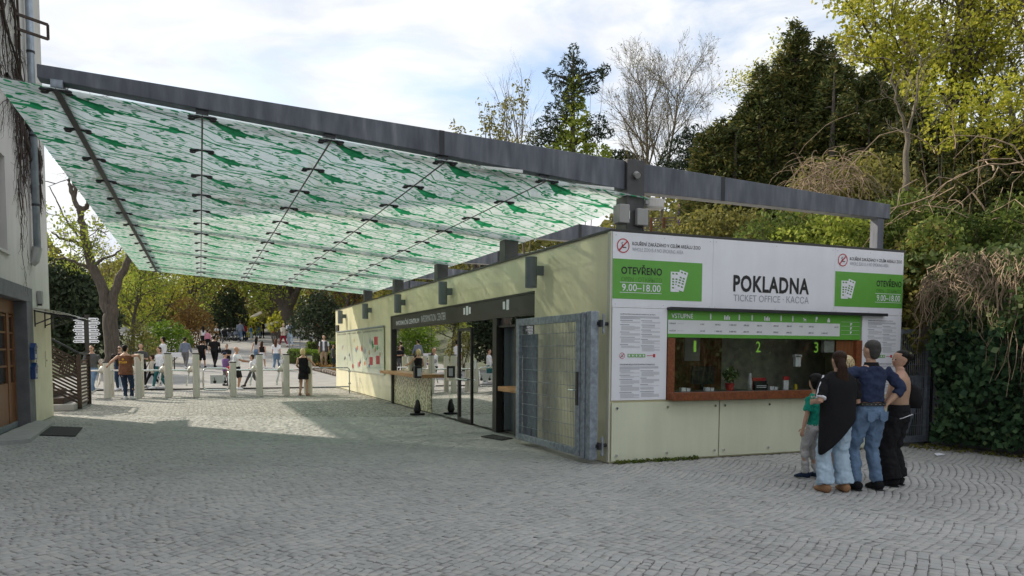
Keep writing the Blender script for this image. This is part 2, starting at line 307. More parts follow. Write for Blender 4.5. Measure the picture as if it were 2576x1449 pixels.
bed = MB().add([(-40, -40, -.016), (40, -40, -.016), (40, 8.2, -.016), (-40, 8.2, -.016)], [(0, 1, 2, 3)]).build('plaza_bed', M_joint); tag(bed, kind='structure')
PA = R_(54-90+4); ex = np.array([math.cos(-PA+0)*1.0, 0]); th = R_(33)       # row direction
e1 = np.array([math.cos(th), math.sin(th)]); e2 = np.array([-math.sin(th), math.cos(th)])
W_ = 1.5; A_ = .07; P_ = .086
us = np.arange(-26, 30, P_); vs_ = np.arange(-26, 34, P_*1.02)
UU, VV = np.meshgrid(us, vs_); row = np.arange(len(vs_))[:, None]
UU = UU+rs.uniform(0, P_, (len(vs_), 1))+rs.normal(0, .004, UU.shape)
def warp(U, V):
    s = (U/W_) % 1.0; k = np.floor(U/W_); return V-A_*4*s*(1-s)+.13*np.sin(U*.9+V*.35)
a_ = UU.ravel(); b_ = VV.ravel()
hw = P_*.5*.96*(1+rs.normal(0, .06, a_.shape)); hh = P_*.5*.95*(1+rs.normal(0, .06, a_.shape))
cen = np.stack([a_, warp(a_, b_)], 1); CX = cen[:, 0]*e1[0]+cen[:, 1]*e2[0]; CY = cen[:, 0]*e1[1]+cen[:, 1]*e2[1]
ok = inpoly(CX, CY); a_, b_, hw, hh, CX, CY = a_[ok], b_[ok], hw[ok], hh[ok], CX[ok], CY[ok]; n = len(a_)
tz = rs.normal(0, .0016, n); tilt = rs.normal(0, .02, (n, 2)); ang = rs.normal(0, .05, n)
def ring(sc_, z, zr=0):
    out = []
    for i, j in ((-1, -1), (1, -1), (1, 1), (-1, 1)):
        jx = rs.normal(0, .0035, n); jy = rs.normal(0, .0035, n)
        du = i*hw*sc_+jx; dv = j*hh*sc_+jy; u = a_+du*np.cos(ang)-dv*np.sin(ang); v = b_+du*np.sin(ang)+dv*np.cos(ang); wv = warp(a_, b_)+(v-b_)
        slope = (warp(a_+.02, b_)-warp(a_-.02, b_))/.04; wv = wv+slope*(u-a_)
        x = u*e1[0]+wv*e2[0]; y = u*e1[1]+wv*e2[1]; zz = z+tz+(tilt[:, 0]*i*hw+tilt[:, 1]*j*hh)*zr
        out.append(np.stack([x, y, zz], 1))
    return np.stack(out, 1)
top = ring(.86, .0, 1); mid = ring(.99, -.005, .6); bot = ring(1.0, -.04, 0)
allv = np.concatenate([top, mid, bot], 1)                     # n,12,3
fl = [(0, 1, 2, 3)]+[(4+i, 4+(i+1) % 4, (i+1) % 4, i) for i in range(4)]+[(8+i, 8+(i+1) % 4, 4+(i+1) % 4, 4+i) for i in range(4)]
dcam = (CX-CAM[0])*math.sin(YAW)+(CY-CAM[1])*math.cos(YAW); lat = np.abs((CX-CAM[0])*_r[0]+(CY-CAM[1])*_r[1])
score = np.where((lat < dcam*.655) & (dcam > 5.72), dcam, 1e9); order = np.argsort(score); near_i = order[:300]; rest = np.ones(n, bool); rest[near_i] = False
V = allv[rest].reshape(-1, 3); F = (np.arange(rest.sum())[:, None, None]*12+np.array(fl)[None]).reshape(-1, 4)
plaza = MB().add([(-40, 8.2, -.012), (40, 8.2, -.012), (40, 26, -.012), (-40, 26, -.012)], [(0, 1, 2, 3)])
plaza.add([(-40, -60, -.012), (40, -60, -.012), (40, -12, -.012), (-40, -12, -.012)], [(0, 1, 2, 3)])
plaza = tag(plaza.build('plaza', M_sheet), kind='structure')
tag(np_mesh('cobblestone_paving', V, F, M_cobble, plaza), kind='stuff')
for i in near_i:
    c = np.array([CX[i], CY[i], 0.0]); me = bpy.data.meshes.new('cobblestone'); me.from_pydata((allv[i]-c).tolist(), [], fl); me.materials.append(M_cobble)
    o = link('cobblestone', me, plaza); o.location = c

# ------------------------------------------------------------------ info centre / ticket office building
BW, BL, BH = 5.78, 24.5, 3.40
office = root('ticket_office', 'low cream flat roofed zoo ticket office with dark glazed opening along its side', 'building')
mb = MB(); mb.box(0, 0, 0, .2, 2.75, BH); mb.box(0, 2.75, 2.74, .2, 13.92, BH); mb.box(0, 13.92, 0, .2, BL, BH)
mb.box(.2, BL-.2, 0, BW, BL, BH); mb.box(BW-.2, .2, 0, BW, BL-.2, BH)
mb.box(.2, 0, 0, BW, .2, .93); mb.box(.2, 0, 2.28, BW, .2, BH); mb.box(.2, 0, .93, .97, .2, 2.28); mb.box(4.86, 0, .93, BW, .2, 2.28)
mb.build('wall', M_cream, office)
roof = MB().box(.2, .2, 3.2, BW-.2, BL-.2, 3.34).build('roof', M_room, office)
mb = MB(); mb.box(-.03, -.03, BH, BW+.03, .22, BH+.035); mb.box(-.03, .22, BH, .22, BL+.03, BH+.035); mb.box(BW-.22, .22, BH, BW+.03, BL+.03, BH+.035)
mb.build('roof_edge', M_fascia, office)
MB().box(.2, .2, .0, BW-.2, BL-.2, .03).build('floor', mat('inner_floor', (.12, .12, .11), .6), office)
MB().box(.2, 1.5, .03, BW-.2, 2.7, 3.2).build('inner_wall', M_room, office)
MB().box(3.4, 2.7, .03, 3.5, 24.2, 3.2).build('inner_wall', M_room, office)
# slim corner trim beside the gate
MB().box(-.03, -.028, .02, 0-.002, .06, BH-.002).build('corner_trim', mat('pale_corner_trim', (.58, .58, .47), .4, var=.04), office)
# lower lacquered glass panels of the front
for (u0, u1) in ((.015, 1.93), (1.95, 3.86), (3.88, 5.77)):
    g = MB(); rect(g, u0, .03, u1, .90, front, .03, .045); g = g.build('glass_cladding_panel', M_paleglass, office)
    for uu in (u0+.08, (u0+u1)/2, u1-.08):
        for zz in (.12, .82):
            MB().tube([front(uu, zz, .045), front(uu, zz, .07)], .02, 10).build('fixing_button', M_chrome, g)
# front window --------------------------------------------------
win = MB(); rect(win, .97, .93, 1.09, 1.86, front, -.15, .05); win_r = MB(); rect(win_r, 4.74, .93, 4.86, 1.86, front, -.15, .05)
win = win.build('window', M_wood, office, bevel=.004); win_r.build('window_jamb', M_wood, win, bevel=.004)
w2_ = MB(); rect(w2_, 1.0, .925, 4.86, 1.03, front, .052, .17); w2_.build('window_sill', M_wood, win, bevel=.008)
w2_ = MB(); rect(w2_, 1.09, 1.0, 4.74, 1.04, front, -.5, .04); w2_.build('inner_counter', mat('dark_counter_top', (.10, .09, .085), .3), win)
for (u0, u1) in ((1.09, 1.445), (1.45, 2.245), (2.25, 2.955), (2.96, 4.05), (4.055, 4.35)):
    g = MB(); rect(g, u0, 1.04, u1, 1.86, front, -.02, -.012); g.build('pane', G_window, win)
g = MB(); rect(g, 4.36, 1.04, 4.74, 1.86, front, -.06, -.02); g.build('window_side_board', M_doorwood, win)
for ch, u in (('1', 1.5), ('2', 2.71), ('3', 3.91)):
    text('counter_number', ch, u-(.03 if ch == '1' else .045), u+(.02 if ch == '1' else .045), 1.655, 1.83, front, mat('lime_number', (.28, .62, .06), .5), win, bold=.008, depth=-.008)
g = MB(); rect(g, 4.1, 1.66, 4.32, 1.86, front, -.1, -.03); g.build('small_white_box', M_plastic, win)
# back of the booth room: brown wooden door, paper note, rough wall
g = MB(); g.box(1.95, 1.44, .03, 3.1, 1.498, 2.6); g.build('inner_door', M_doorwood, office)
g = MB(); g.box(2.3, 1.42, 1.5, 2.62, 1.438, 2.0); g.build('paper_note', M_lgrey, office)
# roller awning
aw = MB(); rect(aw, .95, 2.285, 5.35, 2.325, front, .012, .12); aw.build('awning_cassette', M_dsteel, office, bevel=.004)
# price board ---------------------------------------------------
pb = MB(); rect(pb, .97, 1.875, 4.84, 2.283, front, .012, .03); pb = tag(pb.build('price_board', M_green, None, loc=(2.9, 0, 1.9)), 'long green and white admission price board VSTUPNÉ above the ticket window', 'sign')
g = MB(); rect(g, .975, 1.93, 4.37, 2.14, front, .03, .032); g.build('white_band', mat('price_band', (.72, .74, .76), .5, var=.03), pb)
text('heading', 'VSTUPNÉ', 1.03, 1.42, 2.165, 2.255, front, M_white, pb, bold=.008, depth=.033)
text('row_title', 'DENNÍ', 1.0, 1.11, 2.075, 2.10, front, M_black, pb, bold=.008, depth=.034)
text('row_title', 'ROČNÍ', 1.0, 1.11, 1.965, 1.993, front, M_black, pb, bold=.008, depth=.034)
g = MB(); rect(g, 1.14, 2.08, 1.26, 2.088, front, .033, .034); rect(g, 1.14, 1.972, 1.25, 1.98, front, .033, .034); g.build('small_print', M_lgrey, pb)
cols = [1.56, 1.83, 2.10, 2.38, 2.64, 2.97, 3.24, 3.5, 3.7, 3.97, 4.25]
r1_ = ['0 Kč', '350 Kč', '1 050 Kč', '250 Kč', '250 Kč', '200 Kč', '200 Kč', '1 Kč', '100 Kč', '', '50 Kč']; r2_ = ['10 Kč', '1 900 Kč', '3 800 Kč', '850 Kč', '850 Kč', '500 Kč', '600 Kč', '', '800 Kč', '1 000 Kč', '']
for c, a, b in zip(cols, r1_, r2_):
    for s_, z in ((a, 2.068), (b, 1.965)):
        if s_: text('price', s_, c, c+.017*len(s_), z, z+.026, front, M_black, pb, bold=.015, depth=.034)
def pict(kind, u, z, s=1.0):
    g = MB()
    if kind == 'man': rect(g, u-.012*s, z, u+.012*s, z+.075*s, front, .033, .034); g.tube([front(u, z+.085*s, .033), front(u, z+.085*s, .034)], .011*s, 8)
    elif kind == 'group':
        for q in range(4): rect(g, u-.05+q*.03, z, u-.03+q*.03, z+.05+.02*(q % 2 == 0), front, .033, .034)
    elif kind == 'dog': rect(g, u-.03, z+.02, u+.02, z+.045, front, .033, .034); rect(g, u-.03, z, u-.02, z+.03, front, .033, .034); rect(g, u+.01, z, u+.02, z+.03, front, .033, .034); rect(g, u-.045, z+.04, u-.02, z+.06, front, .033, .034)
    elif kind == 'P': rect(g, u-.02, z, u-.005, z+.085, front, .033, .034); rect(g, u-.005, z+.04, u+.02, z+.085, front, .033, .034)
    else: rect(g, u-.03, z, u+.03, z+.045, front, .033, .034); rect(g, u-.015, z+.045, u+.015, z+.07, front, .033, .034)
    return g
for kd, u in (('man', 1.745), ('group', 2.05), ('man', 2.29), ('man', 2.54), ('group', 2.83), ('man', 3.12), ('man', 3.36), ('dog', 3.62), ('P', 3.86), ('house', 4.12)):
    pict(kd, u, 2.16, .95).build('pictogram', M_white, pb)
g = MB()
for z in (1.96, 2.03, 2.10, 2.17): rect(g, 4.40, z, 4.80, z+.003, front, .031, .0335)
g.build('rule_line', M_white, pb)
for z in (1.975, 2.045, 2.115): g = MB(); rect(g, 4.60, z, 4.62, z+.04, front, .031, .0335); rect(g, 4.62, z+.02, 4.635, z+.04, front, .031, .0335); g.build('pictogram', M_white, pb)
# big white header sign ------------------------------------------
def nosmoke(parent, u, z, r, m=M_red):
    g = MB(); k = 28
    for i in range(k):
        a, b = 2*math.pi*i/k, 2*math.pi*(i+1)/k; ri = r*.86
        g.add([front(u+r*math.cos(a), z+r*math.sin(a), .036), front(u+r*math.cos(b), z+r*math.sin(b), .036), front(u+ri*math.cos(b), z+ri*math.sin(b), .036), front(u+ri*math.cos(a), z+ri*math.sin(a), .036)], [(0, 1, 2, 3)])
    d = r*.62; e = r*.07
    g.add([front(u-d-e, z-d+e, .038), front(u-d+e, z-d-e, .038), front(u+d+e, z+d-e, .038), front(u+d-e, z+d+e, .038)], [(0, 1, 2, 3)])
    sym = g.build('no_smoking_ring', m, parent)
    c = MB(); rect(c, u-r*.1, z-r*.28, u+r*.5, z-r*.16, front, .0345, .0355); c.tube([front(u-.3*r, z-.2*r, .035), front(u-.1*r, z+.1*r, .035), front(u-.25*r, z+.35*r, .035), front(u, z+.5*r, .035)], r*.04, 4); c.build('cigarette', M_black, parent)
hd = root('header_sign', 'white three panel POKLADNA ticket office header board across the top of the booth front', 'sign', (2.9, 0, 2.3))
for (u0, u1) in ((.005, 1.767), (1.771, 4.218), (4.222, 5.775)):
    g = MB(); rect(g, u0, 2.305, u1, 3.395, front, .012, .03); p_ = g.build('board_panel', M_white, hd)
    for uu in (u0+.05, (u0+u1)/2, u1-.05):
        for zz in (2.35, 3.35): MB().tube([front(uu, zz, .03), front(uu, zz, .034)], .008, 6).build('rivet', M_lgrey, p_)
text('big_lettering', 'POKLADNA', 2.16, 3.68, 2.60, 2.865, front, M_black, hd, bold=.032, depth=.034)
text('thin_lettering', 'TICKET OFFICE · КАССА', 2.17, 3.68, 2.455, 2.565, front, M_grey, hd, depth=.034)
def greenbox(u0, u1, mirror, sc_):
    g = MB(); rect(g, u0, 2.43, u1, 3.01, front, .03, .033); g = g.build('green_field', M_green, hd)
    t0 = u0+.14*sc_ if not mirror else u0+.6*(u1-u0)+.0; wdt = .70 if not mirror else .58
    text('lettering', 'OTEVŘENO', t0, t0+wdt, 2.79, 2.935 if not mirror else 2.93, front, M_black, g, bold=.022, depth=.036)
    text('lettering', 'OPEN · ОТКРЫТО', t0, t0+wdt, 2.685, 2.755, front, M_greend, g, depth=.036)
    text('lettering', '9.00–18.00', t0+.015, t0+wdt-.02, 2.545, 2.65, front, M_white, g, bold=.01, depth=.036)
    b = MB(); rect(b, t0-.02, 2.668, t0+wdt, 2.675, front, .033, .0355); rect(b, t0-.02, 2.52, t0+wdt, 2.527, front, .033, .0355); b.build('white_line', M_white, g)
    cu = u0+1.13 if not mirror else u0+.27; cu = cu*1.0
    for k2, (dx, rot) in enumerate(((-.06, 0), (.06, -.27))):
        b = MB(); w_, h_ = .075, .15; cr_, sr_ = math.cos(rot), math.sin(rot); d0 = .036+.003*k2
        q = [(cu+dx+x*cr_-y*sr_, 2.71+(.02 if k2 else 0)+x*sr_+y*cr_) for x, y in ((-w_, -h_), (w_, -h_), (w_, h_), (-w_, h_))]
        b.poly(q, front, .033, d0); c_ = b.build('ticket_picture', M_white, g)
        b = MB()
        for ly in (.11, .03, -.01, -.05, -.1):
            for lx in ((-.05, -.01), (.01, .05)):
                qq = [(cu+dx+x*cr_-y*sr_, 2.71+(.02 if k2 else 0)+x*sr_+y*cr_) for x, y in ((lx[0], ly), (lx[1], ly), (lx[1]-.01, ly+.022), (lx[0], ly+.022))]
                b.poly(qq, front, d0, d0+.001)
        b.build('ticket_print', M_greend, g)
greenbox(.008, 1.572, False, 1); greenbox(4.235, 5.77, True, 1)
nosmoke(hd, .175, 3.2, .105); nosmoke(hd, 4.385, 3.2, .105)
text('lettering', 'KOUŘENÍ ZAKÁZÁNO V CELÉM AREÁLU ZOO', .33, 1.53, 3.215, 3.285, front, M_black, hd, bold=.008, depth=.034)
text('lettering', 'WHOLE ZOO IS A NO SMOKING AREA', .33, 1.22, 3.13, 3.185, front, M_grey, hd, depth=.034)
text('lettering', 'KOUŘENÍ ZAKÁZÁNO V CELÉM AREÁLU ZOO', 4.54, 5.73, 3.205, 3.275, front, M_black, hd, bold=.008, depth=.034)
text('lettering', 'WHOLE ZOO IS A NO SMOKING AREA', 4.54, 5.42, 3.125, 3.18, front, M_grey, hd, depth=.034)
# tall rules boards -----------------------------------------------
def rules(u0, u1, label):
    g = MB(); rect(g, u0, .935, u1, 2.30, front, .012, .03); b = tag(g.build('rules_board', M_white, None, loc=(u0, 0, .935)), label, 'sign')
    wd = u1-u0; X = lambda t: u0+wd*t
    for (zt, head) in ((2.22, 'NÁVŠTĚVNÍ ŘÁD ZOOLOGICKÉ ZAHRADY HL. M. PRAHY'), (1.475, 'THE RULES AND REGULATIONS FOR VISITORS TO PRAGUE ZOO')):
        text('heading', head, X(.14), X(.78), zt-.022, zt, front, M_black, b, bold=.012, depth=.033)
        g = MB()
        for q in range(3): rect(g, X(.14), zt-.05-q*.016, X(.85 if q < 2 else .5), zt-.042-q*.016, front, .0305, .032)
        g.build('small_print', M_grey, b); g = MB(); g2 = MB(); rr = random.Random(int(zt*100))
        for c0, c1 in ((.16, .50), (.54, .87)):
            z = zt-.11
            while z > zt-.50:
                rect(g2, X(c0-.02), z, X(c0+.05+rr.random()*.2), z+.010, front, .0305, .0325); z -= .018
                for q in range(rr.choice((1, 2, 5, 6, 3))): rect(g, X(c0), z, X(c1 if rr.random() < .7 else c1-.1), z+.0065, front, .0305, .032); z -= .0115
                z -= .022
        tag(g.build('small_print', M_lgrey, b), kind='stuff'); tag(g2.build('item_title', M_grey, b), kind='stuff')
    nosmoke(b, X(.18), 1.595, .045)
    for q in range(5):
        g = MB(); rect(g, X(.28+q*.066), 1.572, X(.338+q*.066), 1.622, front, .0305, .034); t_ = g.build('green_symbol', M_green, b)
        g = MB(); rect(g, X(.295+q*.066), 1.582, X(.32+q*.066), 1.612, front, .0345, .0355); g.build('white_figure', M_white, t_)
    g = MB(); rect(g, X(.63), 1.593, X(.74), 1.601, front, .0305, .034); rect(g, X(.745), 1.572, X(.785), 1.622, front, .0305, .034); g.build('red_symbol', M_red, b)
rules(.012, .957, 'tall white visitor rules board on the booth front beside the grey gate'); rules(4.868, 5.772, 'tall white visitor rules board behind the man in the navy jumper')
# ------------------------------------------------------------------ side opening
op = root('glazed_entrance', 'dark framed glazed entrance wall of the information centre', 'entrance', (0, 8, 0))
g = MB(); g.box(-.012, 13.76, 0, .12, 13.915, 2.735); g.box(-.012, 2.76, 2.70, .12, 13.76, 2.735); g.build('outer_frame', M_dark, op)
g = MB(); g.box(.0, 2.76, 2.32, .05, 13.755, 2.695); fas = g.build('fascia', M_fascia, op)
text('lettering', 'INFORMAČNÍ CENTRUM', -13.2, -10.55, 2.42, 2.60, lambda u, v, d: (-d, -u, v), M_white, fas, bold=.012, depth=.004)
text('lettering', 'INFORMATION CENTER', -10.35, -8.1, 2.42, 2.60, lambda u, v, d: (-d, -u, v), M_lgrey, fas, depth=.004)
for y0, kk in ((6.75, 3), (4.3, 2)):
    for q in range(kk):
        g = MB(); yy = y0-q*.19; g.box(-.006, yy, 2.48, -.001, yy-.12, 2.63) if q != 1 else g.box(-.006, yy, 2.46, -.001, yy-.14, 2.66); g.build('pictogram', M_white, fas)
def gp(y0, y1, z0=0.02, z1=2.315, m=G_shop, x=.07, nm='glass_pane'):
    return MB().box(x, y0, z0, x+.014, y1, z1).build(nm, m, op)
gp(13.75, 9.62, 1.0); gp(9.60, 7.34); gp(6.3, 4.9); gp(7.3, 6.34, 2.18); gp(4.6, 3.75, 2.18); gp(3.7, 2.78, 1.0)
M_text = bpy.data.materials.new('printed_name_pattern'); M_text.use_nodes = True; _nt = M_text.node_tree
_p = _nt.nodes['Principled BSDF']; _tc = N(_nt, 'ShaderNodeTexCoord'); _m = N(_nt, 'ShaderNodeMapping'); _m.inputs['Scale'].default_value = (1, 6, 8)
_n = N(_nt, 'ShaderNodeTexNoise'); _n.inputs['Scale'].default_value = 1.6; _n.inputs['Detail'].default_value = 4; _c = N(_nt, 'ShaderNodeValToRGB')
_c.color_ramp.interpolation = 'CONSTANT'; _c.color_ramp.elements[0].color = (.30, .285, .18, 1); _c.color_ramp.elements[1].position = .49; _c.color_ramp.elements[1].color = (.66, .63, .40, 1)
_nt.links.new(_tc.outputs['Object'], _m.inputs[0]); _nt.links.new(_m.outputs[0], _n.inputs[0]); _nt.links.new(_n.outputs[0], _c.inputs[0]); _nt.links.new(_c.outputs[0], _p.inputs['Base Color']); _p.inputs['Roughness'].default_value = .25
MB().box(.05, 13.75, .02, .09, 9.62, .93).build('printed_panel', M_text, op); MB().box(.05, 3.7, .02, .09, 2.78, .88).build('printed_panel', M_text, op)
for y0, y1, z in ((14.3, 9.6, .94), (3.85, 2.72, .89)):
    MB().box(-.28, y0, z, .3, y1, z+.09).build('wooden_counter', M_counter, op, bevel=.006)
g = MB(); g.box(.04, 7.33, 0.02, .12, 7.24, 2.17); g.box(.04, 6.40, 0.02, .12, 6.34, 2.17); g.box(.04, 7.24, 2.11, .12, 6.40, 2.17); g.box(.04, 7.24, .02, .12, 6.40, .1)
dr = g.build('door', M_dark, op); MB().box(.075, 7.24, .1, .085, 6.4, 2.11).build('pane', G_shop, dr); MB().tube([(-.02, 7.3, 1.0), (-.05, 6.9, 1.0), (-.02, 6.42, 1.0)], .02, 8).build('handle', M_chrome, dr)
MB().box(.068, 6.2, 1.25, .069, 6.08, 1.45).build('notice_sticker', M_white, op)
g = MB(); g.box(.0, 4.88, .0, .14, 4.66, 2.315); g.build('door_post', M_dark, op)
g = MB(); g.box(.04, 4.64, 2.13, .12, 3.76, 2.17); g.box(.04, 3.80, .02, .12, 3.74, 2.13); g.box(.04, 3.74, .02, .1, 3.71, 2.3); g.build('door_frame', M_dark, op)
g = MB().bar((.15, 4.6, 1.1), (.9, 4.45, 1.1), .04, 2.1).build('open_door_leaf', mat('grey_blue_door', (.13, .15, .17), .45, var=.06), op)
MB().box(.25, 4.5, .02, .35, 3.7, 2.3).build('inner_leaf', mat('grey_blue_door2', (.10, .12, .135), .5, var=.1), op)
# wall boards with sponsor prints
bd = root('display_board', 'pale green glass display board with sponsor prints on the sunlit wall', 'board', (0, 19, .85))
yb = [on(q, 830, 0, 0)[1] for q in (850, 876, 915, 969)]
for a, b in zip(yb[:-1], yb[1:]):
    MB().box(-.05, a-.02, .86, -.03, b+.02, 2.42).build('glass_sheet', mat('board_green', (.58, .62, .47), .12, var=.05), bd)
MB().box(-.08, yb[0], 2.43, -.02, yb[-1], 2.47).build('top_rail', M_galv, bd)
rr = random.Random(4); cs = [(.5, .12, .03), (.05, .15, .3), (.5, .03, .03), (.05, .05, .05), (.08, .3, .12), (.35, .25, .12), (.3, .31, .33)]
for i in range(26):
    y = yb[-1]+.3+(yb[0]-yb[-1]-.6)*rr.random(); z = 1.0+1.05*rr.random(); s = .05+.08*rr.random(); c = rr.choice(cs); g = MB()
    kq = rr.choice((5, 6, 8)); g.poly([(-y+s*1.4*math.cos(6.28*q/kq+.3)*(.8+.4*rr.random()), z+s*math.sin(6.28*q/kq+.3)*(.7+.5*rr.random())) for q in range(kq)], lambda u, v, d: (-d, -u, v), .05, .053)
    g.build('sponsor_print', mat('sponsor%d' % cs.index(c), c, .5), bd)
for y_, z_, c in ((16.2, 1.85, M_red), (17.0, 1.15, M_red), (15.9, 1.2, M_red)):
    g = MB(); g.box(-.055, y_, z_, -.05, y_-.55, z_+.28); g.build('red_print', c, bd)
for i, (a, b) in enumerate(zip(yb[:-1], yb[1:])):
    text('heading', ['PARTNEŘI', 'PARTNEŘI ZOO', 'GENERÁLNÍ PARTNER ZOO'][i], -a+.15, -b-.2, 2.3, 2.37, lambda u, v, d: (-d, -u, v), M_black, bd, bold=.008, depth=.053)
# plinth line
MB().box(-.006, 13.93, .02, -.001, BL, .05).build('base_joint', M_dark, office)
# wall lamps
for i, (px, pyt, lab) in enumerate(((1339, 637, 'cylindrical grey wall lamp nearest the grey gate'), (1116, 705, 'cylindrical grey wall lamp above the information centre glass door'), (1002, 738, 'cylindrical grey wall lamp above the information centre lettering'), (920, 762, 'cylindrical grey wall lamp above the pale green display board'), (857, 780, 'cylindrical grey wall lamp at the far end of the cream wall'))):
    P = on(px, pyt, 0, -.2); y = P[1]; t = root('wall_lamp', lab, 'lamp', (0, y, 3.0), 'wall lamps along the cream wall')
    MB().tube([(-.22, y, 2.76), (-.22, y, 3.29)], .105, 18).build('lamp_body', M_lampgrey, t, bevel=.004)
    MB().box(-.13, y-.05, 2.98, -.001, y+.05, 3.14).build('wall_bracket', M_lampgrey, t)
    MB().tube([(-.22, y, 2.752), (-.22, y, 2.759)], .08, 14).build('lamp_glass', M_lgrey, t)
# door mat, sign stand with penguin base
g = MB(); q = [on(a, b, 2, 0) for a, b in ((1210, 1100), (1262, 1109), (1290, 1104), (1240, 1095))]
g.add([(p[0], p[1], .006) for p in q]+[(p[0], p[1], .022) for p in q], [(4, 5, 6, 7), (0, 1, 5, 4), (1, 2, 6, 5), (2, 3, 7, 6), (3, 0, 4, 7)]); tag(g.build('door_mat', M_mat, None, loc=q[0]), 'small dark doormat beside the galvanised gate', 'doormat')
P = on(1050, 1043, 2, 0); st = root('sanitiser_stand', 'black floor stand with clear pole beside the printed glass panel', 'stand', (P[0], P[1], 0))
g = MB(); g.loft([(P[0], P[1], .0, .20, .15), (P[0], P[1], .035, .2, .15), (P[0], P[1], .04, .17, .12)], 20); g.build('base', M_black, st)
g = MB(); g.loft([(P[0], P[1], .04, .07, .07), (P[0], P[1], .12, .10, .09), (P[0], P[1], .22, .085, .08), (P[0]+.01, P[1], .3, .06, .06), (P[0], P[1], .36, .05, .05), (P[0], P[1], .4, .01, .01)], 12); g.build('figurine', M_black, st, smooth=True)
MB().tube([(P[0], P[1], .36), (P[0], P[1], .95)], .05, 12).build('clear_pole', G_clear, st)
MB().box(P[0]-.09, P[1]-.08, .95, P[0]+.09, P[1]+.08, 1.26).build('dispenser', M_black, st, bevel=.01)
MB().box(P[0]-.02, P[1]-.095, 1.0, P[0]+.09, P[1]-.081, 1.2).build('dispenser_face', M_lgrey, st)

# ------------------------------------------------------------------ galvanised gate folded against the side wall
gt = root('mesh_gate', 'galvanised steel mesh gate folded open against the cream side wall', 'gate', (-.3, 1.5, 0))
xg = -.34
def Y_(px, py): return on(px, py, 0, xg)[1]
y0, y1 = Y_(1302, 950), Y_(1462, 950); zb, zt = .09, 2.22
g = MB(); g.box(xg-.035, y0-.14, zb, xg+.035, y0, zt); g.box(xg-.035, y1, zb, xg+.035, y1+.14, zt); g.box(xg-.034, y1+.14, zt-.12, xg+.034, y0-.14, zt-.001); g.box(xg-.034, y1+.14, zb+.001, xg+.034, y0-.14, zb+.11)
g.build('frame', M_galv, gt, bevel=.006)
g = MB(); yy = y1+.17
while yy < y0-.15: g.bar((xg-.008, yy, zb+.1), (xg-.008, yy, zt-.1), .006, .006); yy += .052
g.build('upright_wires', M_galv, gt)
for q in range(9):
    z = zb+.25+q*.2; MB().tube([(xg-.016, y1+.14, z), (xg-.016, y0-.14, z)], .005, 5).build('cross_wire', M_galv, gt)
g = MB(); g.box(xg-.02, y1-.13, zb-.02, xg+.09, y1-.012, zt+.01); g.build('hinge_post', M_galv, gt, bevel=.008)
g = MB(); g.box(xg+.0, y1-.29, zb-.02, xg+.13, y1-.14, zt+.02); g.build('folded_leaf_post', M_galv, gt, bevel=.008)
for z in (.27, 2.06):
    g = MB(); g.tube([(xg+.1, y1-.30, z), (-.031, .03, z)], .028, 8); g.box(xg+.12, y1-.36, z-.05, xg+.16, y1-.22, z+.05); g.build('hinge', M_dsteel, gt)
    MB().tube([(xg+.18, y1-.34, z-.14), (xg+.18, y1-.34, z+.14)], .02, 8).build('hinge_pin', M_galv, gt)
g = MB(); g.box(xg-.05, y1+.02, .85, xg-.036, y1+.09, 1.35); lk = g.build('lock_plate', M_dsteel, gt); MB().tube([(xg-.05, y1+.05, 1.08), (xg-.11, y1+.05, 1.08), (xg-.11, y1+.2, 1.08)], .012, 6).build('handle', M_chrome, lk)
MB().tube([(xg, y0-.5, .35), (xg, y0-.62, .35), (xg, y0-.62, .2)], .012, 6).build('bolt', M_dsteel, gt)
g = MB(); g.box(xg+.08, y0-.62, zb+.05, xg+.12, y0-.05, 1.95); g.build('folded_sheet', mat('blue_grey_sheet', (.10, .14, .19), .45, metal=.3), gt)

